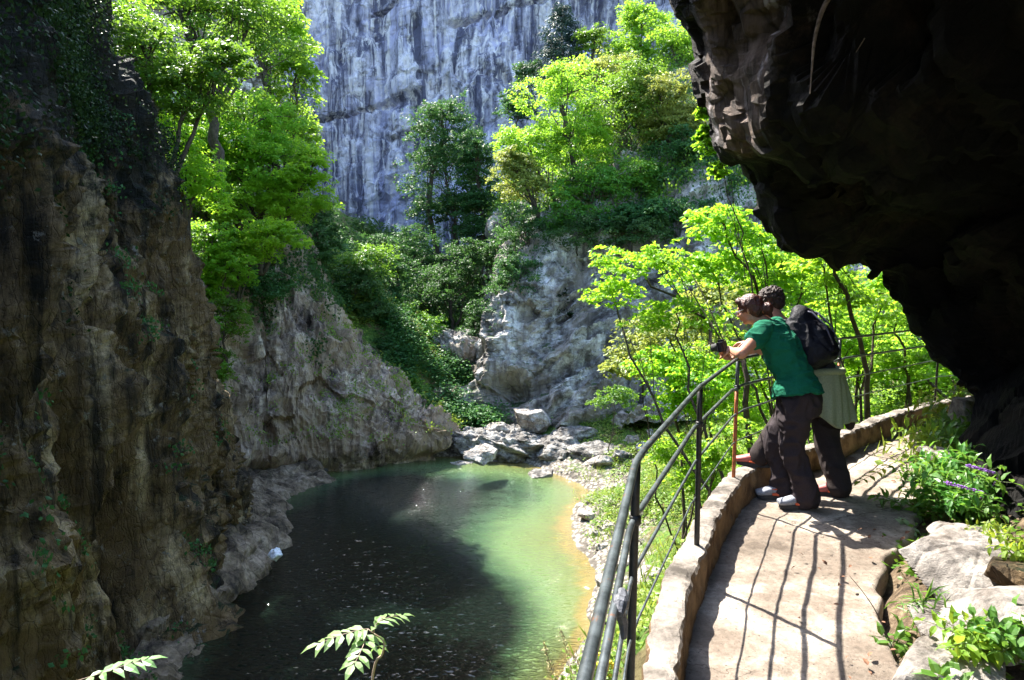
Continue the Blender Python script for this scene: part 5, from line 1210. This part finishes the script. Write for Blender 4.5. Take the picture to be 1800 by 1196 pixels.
jk = mb.build('tied_jacket', M['jacket'], person_m, True, o2); md = jk.modifiers.new('t', 'SOLIDIFY'); md.thickness = .014; md.offset = 0
mb = MB(); ts_ = np.linspace(0, 2 * math.pi, 25)
mb.tube([wc_ + V3(.97, .24, 0) * .165 * math.cos(t) + V3(-.24, .97, 0) * .145 * math.sin(t) + V3(0, 0, .005 * math.sin(3 * t)) for t in ts_], [.026] * 25, 10)
mb.build('tied_sleeves', M['jacket'], jk, True, o2)
hang = P(1492, 735, 5.08); mb = MB(); limb(mb, [hang + V3(-.05, 0, .10), hang, hang + V3(.01, 0, -.06)], [.03, .045, .035], 12); fuse('dark_bundle', mb, M['trouser_m'], person_m, o2, .008, 2)
# ---------- rucksack ----------
pc = P(1427, 597, 5.02); bo = pc
pack = empty('rucksack', bo); tag(pack, 'black rucksack with grey straps on the back of the curly haired man', 'rucksack')
tb_ = nrm(P(1400, 560, 5.16) - P(1447, 640, 5.0)); sdv = nrm(ax - tb_ * np.dot(ax, tb_)); outv = nrm(np.cross(tb_, sdv)); 
if np.dot(outv, V3(1, -1, .4)) < 0: outv = -outv
mb = MB(); q0 = pc - outv * .02
torso(mb, [q0 - tb_ * .20, q0 - tb_ * .17, q0 - tb_ * .06, q0 + tb_ * .08, q0 + tb_ * .17, q0 + tb_ * .21], [(.08, .06), (.150, .115), (.165, .125), (.155, .115), (.125, .085), (.06, .045)], sdv)
torso(mb, [q0 - tb_ * .15 + outv * .09, q0 - tb_ * .03 + outv * .105, q0 + tb_ * .09 + outv * .085], [(.10, .045), (.115, .055), (.085, .04)], sdv)
torso(mb, [q0 + tb_ * .10 + outv * .02, q0 + tb_ * .19 + outv * .035, q0 + tb_ * .235 + outv * .0], [(.13, .09), (.125, .085), (.06, .04)], sdv)
fuse('pack_body', mb, M['pack'], pack, bo, .007, 2, folds(11, .008, (1, 1, 1), 321))
for s_ in (-1, 1):
    mb = MB(); limb(mb, [q0 + tb_ * .17 + sdv * .075 * s_ - outv * .06, q0 + tb_ * .25 + sdv * .09 * s_ - outv * .13, q0 + tb_ * .20 + sdv * .10 * s_ - outv * .27, q0 - tb_ * .02 + sdv * .13 * s_ - outv * .31, q0 - tb_ * .15 + sdv * .16 * s_ - outv * .14], [(.028, .010)] * 5, 10)
    mb.build('shoulder_strap', M['pack'], pack, True, bo)
    mb = MB(); mb.tube([q0 + tb_ * .235 + sdv * .05 * s_ + outv * .06, q0 + tb_ * .16 + sdv * .055 * s_ + outv * .135, q0 + tb_ * .03 + sdv * .06 * s_ + outv * .172, q0 - tb_ * .12 + sdv * .06 * s_ + outv * .15], [.008, .0085, .007, .006], 8); mb.build('compression_strap', M['packtrim'], pack, True, bo)
mb = MB(); mb.tube([q0 + tb_ * (.13 - .06 * k / 3) + sdv * (.03 * (-1) ** k) + outv * (.16) for k in range(6)], .005, 6); mb.build('bungee_cord', M['packtrim'], pack, True, bo)
# ================= NEAR PLANTS =================
M['p_green'] = leafmat('fresh_green_leaves', (.04, .13, .015), (.08, .20, .025), (.14, .27, .04), (.25, .45, .05), .4, .5, 4)
M['p_lime'] = leafmat('backlit_lime_leaves', (.10, .20, .02), (.18, .30, .03), (.28, .38, .04), (.5, .6, .05), .5, .4, 4)
M['p_pale'] = leafmat('pale_whitish_green_leaves', (.22, .34, .18), (.32, .44, .24), (.42, .52, .30), (.4, .5, .2), .3, .5, 4)
M['stem'] = plain('green_stem', (.10, .14, .04), .6); M['stem_p'] = plain('pale_pink_stem', (.45, .33, .24), .6)
M['purple'] = plain('purple_petals', (.38, .17, .62), .6, 0, .3, None, 90, .3)
M['straw'] = plain('dry_straw', (.42, .36, .18), .8)
def gz(px, py, z0=6.4):
    """ground point near pixel"""
    z = z0
    for _ in range(6): p = W(px, py, z); z = float(terr(p[0], p[1]))
    p[2] = z; return p
def stems_plant(name, label, base, h, nst, lsz, lm, seed, group=None, spread=.5, lean=(0, 0, 0), npair=6, wid=.5, stem='stem', flowers=None, cat='plant', r=.003, droop=.25, whorl=1, spike=None):
    rg = np.random.default_rng(seed); base = np.asarray(base, float); root = empty(name, base); tag(root, label, cat, group)
    sm = MB(); lf = MB(); tips = []
    for k in range(nst):
        a = rg.random() * 6.28; s_ = spread * rg.uniform(.3, 1.1); H = h * rg.uniform(.65, 1.1)
        d = V3(math.cos(a) * s_, math.sin(a) * s_, 0) + V3(*lean)
        p0 = base + V3(math.cos(a), math.sin(a), 0) * .02 * rg.random() - V3(0, 0, .03); p1 = p0 + (d * .3 + V3(0, 0, .6)) * H; p2 = p0 + (d + V3(0, 0, 1 - .3 * s_)) * H
        c_ = cr(np.array([p0, p1, p2]), np.linspace(0, 2, 9)); sm.tube(c_, r * np.linspace(1, .35, 9), 5); tips.append((c_[-1], nrm(c_[-1] - c_[-2])))
        for j in range(npair):
            f = .22 + .78 * (j + .5) / npair; p = cr(c_, np.array([f * 8]))[0]; tn_ = nrm(c_[min(8, int(f * 8) + 1)] - c_[int(f * 8)])
            for q in range(2 * whorl):
                aa = j * 1.57 + q * math.pi / whorl + rg.normal(0, .25); o1 = nrm(np.cross(tn_, V3(.3, .2, .9))); o2_ = np.cross(tn_, o1)
                dd = nrm(o1 * math.cos(aa) + o2_ * math.sin(aa) + tn_ * .35 + V3(0, 0, -.15)); nr_ = nrm(V3(0, 0, 1) + rg.normal(0, .25, 3))
                lf.leaves(p[None] + dd * .004, dd[None], nr_[None], np.array([lsz * rg.uniform(.7, 1.15) * (1.05 - .45 * abs(f - .5))]), wid, droop, True)
    sm.build('stem', M[stem], root, True, base); lf.build('leaves', M[lm], root, False, base)
    if spike:
        a_, b_ = (np.array(q, float) for q in spike); t_ = nrm(b_ - a_); L_ = np.linalg.norm(b_ - a_); fb = MB(); o1 = nrm(np.cross(t_, V3(.3, .2, .9))); o2_ = np.cross(t_, o1)
        for i in range(150):
            f = rg.random(); aa = rg.random() * 6.28; rr_ = .0075 * (1.15 - .5 * f); ball(fb, a_ + t_ * L_ * f + (o1 * math.cos(aa) + o2_ * math.sin(aa)) * rr_, (.0042, .0042, .0036), 4)
        c_ = cr(np.array([base, (base + b_) / 2 + V3(.06, 0, .05), b_, a_]), np.linspace(0, 3, 14)); fb.tube(c_, .0035, 5)
        fb.build('flower_spike', M['purple'], root, False, base)
    if flowers:
        for k in range(min(flowers, len(tips))):
            p, t_ = tips[k]; fb = MB(); t_ = nrm(t_ + V3(*lean) * 1.2)
            L_ = .17
            for i in range(70):
                f = rg.random(); aa = rg.random() * 6.28; o1 = nrm(np.cross(t_, V3(.3, .2, .9))); o2_ = np.cross(t_, o1); rr_ = .014 * (1.1 - .7 * f)
                ball(fb, p + t_ * L_ * f + (o1 * math.cos(aa) + o2_ * math.sin(aa)) * rr_, (.0055, .0055, .0045), 4)
            fb.tube([p, p + t_ * L_], .004, 5)
            fb.build('flower_spike', M['purple'], root, False, base)
    return root
def frond(sm, lf, pts, lsz, rg, n=6, wid=.45, up=(0, 0, 1), r=.0016, term=True):
    c_ = cr(np.array(pts, float), np.linspace(0, len(pts) - 1, 13)); sm.tube(c_, r * np.linspace(1, .5, 13), 5)
    for j in range(n):
        f = .12 + .84 * (j + .5) / n; p = cr(c_, np.array([f * 12]))[0]; t_ = nrm(c_[min(12, int(f * 12) + 1)] - c_[min(11, int(f * 12))]); s_ = nrm(np.cross(t_, V3(*up)))
        for q in (-1, 1):
            dd = nrm(s_ * q + t_ * .65 + V3(0, 0, -.12)); lf.leaves(p[None], dd[None], (V3(*up) + rg.normal(0, .18, 3))[None], np.array([lsz * (1.1 - .45 * abs(f - .45)) * rg.uniform(.85, 1.1)]), wid, .18, True)
    if term: t_ = nrm(c_[-1] - c_[-2]); lf.leaves(c_[-1][None], t_[None], V3(*up)[None], np.array([lsz * 1.1]), wid, .15, True)
rg6 = np.random.default_rng(66)
# compound leaf sapling rising in front of the pool
D_ = 2.7; b0 = P(640, 1400, 2.75); root = empty('ash_sapling', b0); tag(root, 'slender ash sapling with a pale bent stem in front of the dark water', 'sapling')
sm = MB(); lf = MB(); st_ = [b0, P(655, 1190, D_), P(672, 1150, D_), P(674, 1128, D_), P(657, 1114, D_)]
sm.tube(cr(np.array(st_), np.linspace(0, 4, 20)), np.linspace(.006, .0028, 20), 6)
q0 = P(657, 1114, D_); q1 = P(646, 1106, D_)
sm.tube([q0, q1], .0025, 5)
frond(sm, lf, [q1, P(630, 1108, D_ - .03), P(595, 1118, D_ - .08), P(562, 1131, D_ - .1)], .075, rg6, 6)
frond(sm, lf, [q0, P(662, 1096, D_), P(685, 1085, D_ + .05), P(708, 1082, D_ + .1)], .068, rg6, 5)
frond(sm, lf, [q1, P(642, 1125, D_ - .06), P(632, 1150, D_ - .15), P(622, 1168, D_ - .2)], .070, rg6, 5)
frond(sm, lf, [q0, P(664, 1125, D_ + .03), P(667, 1140, D_ + .06)], .055, rg6, 3)
sm.build('stem', M['stem_p'], root, True, b0); lf.build('leaves', leafmat('pale_ash_leaves', (.12, .26, .07), (.20, .36, .12), (.30, .44, .19), (.32, .5, .12), .35, .5, 5), root, False, b0)
D_ = 2.9; b0 = P(60, 1420, 3.0); root = empty('ash_sapling', b0); tag(root, 'single pale frond of a sapling poking up at the bottom left corner', 'sapling')
sm = MB(); lf = MB(); sm.tube(cr(np.array([b0, P(95, 1260, D_), P(135, 1197, D_)]), np.linspace(0, 2, 8)), .004, 5)
frond(sm, lf, [P(135, 1197, D_), P(180, 1183, D_), P(225, 1168, D_ + .05), P(258, 1160, D_ + .1)], .085, rg6, 6)
sm.build('stem', M['stem_p'], root, True, b0); lf.build('leaves', bpy.data.materials['pale_ash_leaves'], root, False, b0)
GP = 'leafy plants beside the path'
stems_plant('pale_herb', 'plant with a few broad whitish leaves at the inside edge of the path', gz(1585, 955, 6.45), .20, 3, .085, 'p_pale', 501, None, .35, npair=2, wid=.7, whorl=1)
stems_plant('leafy_herb', 'dark green leafy plant in the shadow of the couple beside the path', gz(1600, 925, 6.45), .34, 18, .095, 'p_green', 502, GP, .8, npair=5, wid=.42)
stems_plant('leafy_herb', 'bushy green plant left below the lower purple flower spike', gz(1655, 930, 6.5), .42, 22, .10, 'p_green', 503, GP, .8, npair=5, wid=.42)
stems_plant('leafy_herb', 'leafy plant growing against the cave wall above the white block', gz(1705, 935, 6.6), .32, 18, .09, 'p_green', 504, GP, .8, npair=5, wid=.42)
stems_plant('leafy_herb', 'yellow green plant spilling on to the sunlit part of the path', V3(3.6, 5.6, float(terr(np.array([3.6]), np.array([5.6]))[0])), .36, 20, .11, 'p_lime', 505, GP, .9, npair=5, wid=.45)
stems_plant('leafy_herb', 'green plant at the inner bend of the path under the cave edge', V3(3.75, 5.45, float(terr(np.array([3.75]), np.array([5.45]))[0])), .42, 24, .11, 'p_green', 506, GP, .7, npair=6, wid=.45)
stems_plant('leafy_herb', 'lime plant with upright pointed leaves at the far end of the path', V3(4.15, 6.5, float(terr(np.array([4.15]), np.array([6.5]))[0])), .5, 20, .13, 'p_lime', 507, GP, .6, npair=5, wid=.4)
stems_plant('leafy_herb', 'tall lime sprig standing against the dark gap beside the cave wall', V3(4.55, 6.6, float(terr(np.array([4.55]), np.array([6.6]))[0])), .7, 16, .13, 'p_lime', 508, GP, .5, npair=6, wid=.4)
stems_plant('leafy_herb', 'low lime plant lying over the end of the kerb wall', V3(3.95, 7.0, float(terr(np.array([3.95]), np.array([7.0]))[0])), .42, 20, .12, 'p_lime', 509, GP, 1.1, npair=5, wid=.4)
stems_plant('flowering_plant', 'plant with the upper spike of small purple flowers by the cave wall', gz(1715, 890, 6.55), .28, 12, .09, 'p_green', 510, None, .5, (-.30, -.1, 0), 5, .42, spike=(P(1700, 818, 4.15), P(1750, 832, 4.3)))
stems_plant('flowering_plant', 'plant with the lower spike of purple flowers leaning over the path edge', gz(1690, 912, 6.5), .28, 12, .09, 'p_green', 511, None, .5, (-.45, -.1, 0), 5, .42, spike=(P(1662, 848, 3.95), P(1728, 866, 4.15)))
stems_plant('leafy_herb', 'bright serrated plant growing between the boulders at the bottom right', P(1725, 1165, 2.45), .20, 14, .075, 'p_lime', 512, GP, 1.0, (-.2, 0, 0), 5, .5)
stems_plant('leafy_herb', 'green plant at the right edge of the picture on the pale slab', P(1790, 1150, 2.4), .19, 10, .07, 'p_green', 513, GP, 1.0, (-.2, 0, 0), 5, .5)
stems_plant('leafy_herb', 'small green plant with two big leaves on the near edge of the path', gz(1570, 1165, 6.4), .12, 5, .08, 'p_green', 514, GP, 1.0, (-.2, 0, .1), 3, .5)
stems_plant('leafy_herb', 'low plant with drooping leaves at the very bottom right of the path', P(1650, 1215, 2.35), .14, 8, .08, 'p_green', 515, GP, 1.1, (0, 0, 0), 4, .5)
stems_plant('leafy_herb', 'sprig of leaves reaching over the mossy rock from the cave wall', P(1790, 985, 3.1), .16, 8, .06, 'p_lime', 516, GP, 1.0, (-.3, 0, 0), 4, .5)
stems_plant('leafy_herb', 'plant under the flat boulder with narrow arching leaves', P(1640, 1085, 2.85), .14, 16, .10, 'p_green', 517, GP, 1.6, (0, -.2, 0), 3, .12)
stems_plant('leafy_herb', 'broad bushy plant between the flowers and the flat topped boulder', gz(1690, 905, 6.5), .40, 22, .10, 'p_green', 521, GP, .9, npair=5, wid=.42)
stems_plant('leafy_herb', 'lime green plant on the gravelly inside corner of the path', gz(1690, 850, 6.5), .34, 18, .09, 'p_lime', 522, GP, .9, npair=5, wid=.45)
stems_plant('leafy_herb', 'leafy plant at the right edge of the path just behind the dark plant', gz(1620, 870, 6.45), .26, 16, .08, 'p_green', 523, GP, .9, npair=5, wid=.42)
stems_plant('leafy_herb', 'tall leafy clump hiding the end of the kerb wall', V3(4.35, 6.75, float(terr(np.array([4.35]), np.array([6.75]))[0])), .62, 26, .13, 'p_lime', 524, GP, .7, npair=6, wid=.42)
stems_plant('leafy_herb', 'leafy clump at the foot of the cave wall where the path disappears', V3(4.1, 6.15, float(terr(np.array([4.1]), np.array([6.15]))[0])), .50, 26, .12, 'p_green', 525, GP, .8, npair=6, wid=.42)
stems_plant('leafy_herb', 'drooping lime sprays over the inside bend of the path', V3(3.85, 6.0, float(terr(np.array([3.85]), np.array([6.0]))[0])), .42, 22, .12, 'p_lime', 526, GP, 1.0, npair=6, wid=.42)
stems_plant('leafy_herb', 'green plant rooted in front of the cave wall above the flowers', V3(3.2, 5.0, float(terr(np.array([3.5]), np.array([5.0]))[0])), .40, 22, .10, 'p_green', 527, GP, .8, npair=5, wid=.42)
stems_plant('leafy_herb', 'small leafy plant on top of the flat topped boulder by the wall', P(1745, 955, 3.5), .14, 12, .06, 'p_lime', 528, GP, 1.1, npair=4, wid=.42)
# arching leafy runner reaching over the path
b0 = gz(1640, 790, 6.45); root = empty('trailing_vine', b0); tag(root, 'lime green trailing vine reaching out low over the sunny path', 'vine')
sm = MB(); lf = MB(); frond(sm, lf, [b0 + V3(0, 0, .05), P(1585, 808, 5.2), P(1545, 828, 4.9), P(1512, 846, 4.75)], .07, rg6, 8, .5, r=.003)
sm.build('stem', M['stem'], root, True, b0); lf.build('leaves', M['p_lime'], root, False, b0)
# thin bare twig standing by the path edge
b0 = P(1578, 1160, 2.75); root = empty('dry_twig', b0); tag(root, 'thin dark twig leaning over the near part of the path', 'twig')
sm = MB(); sm.tube(cr(np.array([b0, P(1545, 1085, 2.8), P(1520, 1045, 2.85), P(1493, 1012, 2.9)]), np.linspace(0, 3, 12)), np.linspace(.003, .0012, 12), 5); ball(sm, P(1507, 1045, 2.85), (.008, .006, .006), 6)
sm.build('twig', M['bark'], root, True, b0)
# dry grass heads and a yellow flowering weed below the rail
for k, (px, py, D_) in enumerate([(955, 1130, 2.3), (985, 1105, 2.4), (1010, 1150, 2.5)]):
    b0 = P(px + 40, 1400, D_); root = empty('seed_grass', b0); tag(root, ['leftmost feathery grass head below the railing', 'tallest feathery grass head below the railing', 'feathery grass head closest to the railing'][k], 'grass stalk', 'dry grass heads below the railing')
    sm = MB(); t_ = P(px, py, D_); c_ = cr(np.array([b0, P(px + 34, 1250, D_), t_]), np.linspace(0, 2, 14)); sm.tube(c_, .0012, 4); sm.build('stem', M['straw'], root, True, b0)
    lf = MB(); n_ = 60; f = rg6.random(n_); p = t_ + (c_[-4] - t_) * f[:, None] * 1.6; d = rg6.normal(0, .5, (n_, 3)) + V3(-.2, 0, .7); lf.leaves(p + rg6.normal(0, .006, (n_, 3)), d, rg6.normal(size=(n_, 3)), np.full(n_, .018), .25, .05); lf.build('seed_head', M['straw'], root, False, b0)
stems_plant('flowering_weed', 'small weed with yellow tops just outside the kerb at the bottom of the railing', P(1062, 1225, 2.6), .17, 9, .03, 'p_lime', 520, None, .4, npair=7, wid=.6)
mb = MB()
for k in range(60): ball(mb, P(1062, 1168, 2.6) + rg6.normal(0, 1, 3) * V3(.014, .014, .018), (.008, .008, .007), 5)
o = bpy.data.objects['flowering_weed']; fl = mb.build('yellow_flowers', plain('yellow_petals', (.70, .60, .03), .6), o, False, tuple(o.location))
# fallen leaves on the path edge and in the corner
GF = 'fallen leaves on the path'
fr = np.random.default_rng(12); proto = None
M['dry'] = plain('dry_brown_leaf', (.17, .085, .05), .8, 0, .2, None, 60, .5)
for k in range(60):
    if k < 30: y = fr.uniform(2.2, 4.3); t = fr.beta(5, 1.1); 
    else: y = fr.uniform(2.3, 7.0); t = fr.random() ** .8
    i = int(np.interp(y, edge[:, 1], np.arange(len(edge)))); e1 = np.interp(y, edge[:, 1], edge[:, 0]) + .14; e2 = np.interp(y, inner[:, 1], inner[:, 0])
    x = e1 + (e2 - e1) * t
    if proto is None:
        mb = MB(); mb.leaves(V3(0, 0, 0)[None], V3(1, 0, .1)[None], V3(0, 0, 1)[None], np.array([.05]), .55, .25, True); proto = mb.build('fallen_leaf', M['dry']); o = proto
        tag(o, 'small dry brown leaf lying on the concrete path', 'leaf', GF)
    else: o = proto.copy(); C.objects.link(o)
    o.location = (x, y, PZ + .025 + .02 * (t > .9)); o.rotation_euler = (fr.normal(0, .4), fr.normal(0, .4), fr.random() * 6.28); o.scale = [fr.uniform(.35, .9)] * 3
mb = MB(); mb.leaves(V3(-.03, 0, 0)[None], V3(1, 0, .1)[None], V3(0, 0, 1)[None], np.array([.07]), .6, .2, True); o = mb.build('red_leaf', plain('red_leaf', (.5, .05, .03), .6)); o.location = P(1610, 1172, 2.5); o.rotation_euler = (.5, .3, 2); tag(o, 'red fallen leaf beside the path at the bottom right', 'leaf')
# dangling tree roots under the cave roof
GRt = 'roots hanging from the cave roof'
for k, (pts, lab) in enumerate([([(1468, -20), (1445, 20), (1432, 70), (1428, 110), (1424, 165)], 'leftmost pale root hanging down the dark cave roof'), ([(1575, -10), (1545, 18), (1530, 50), (1505, 92)], 'short curved pale root on the black part of the roof'), ([(1595, 5), (1570, 20), (1550, 30)], 'small side root near the short curved root')]):
    r_ = MB(); r_.tube(cr(np.array([P(a, b, 5.35) for a, b in pts]), np.linspace(0, len(pts) - 1, 16)), np.linspace(.022, .004, 16) * (1 if k == 0 else .6), 6); tag(r_.build('hanging_root', plain('pale_root_%d' % k, (.20, .15, .12), .8, 0, .2, .6, 30, .5)), lab, 'root', GRt)
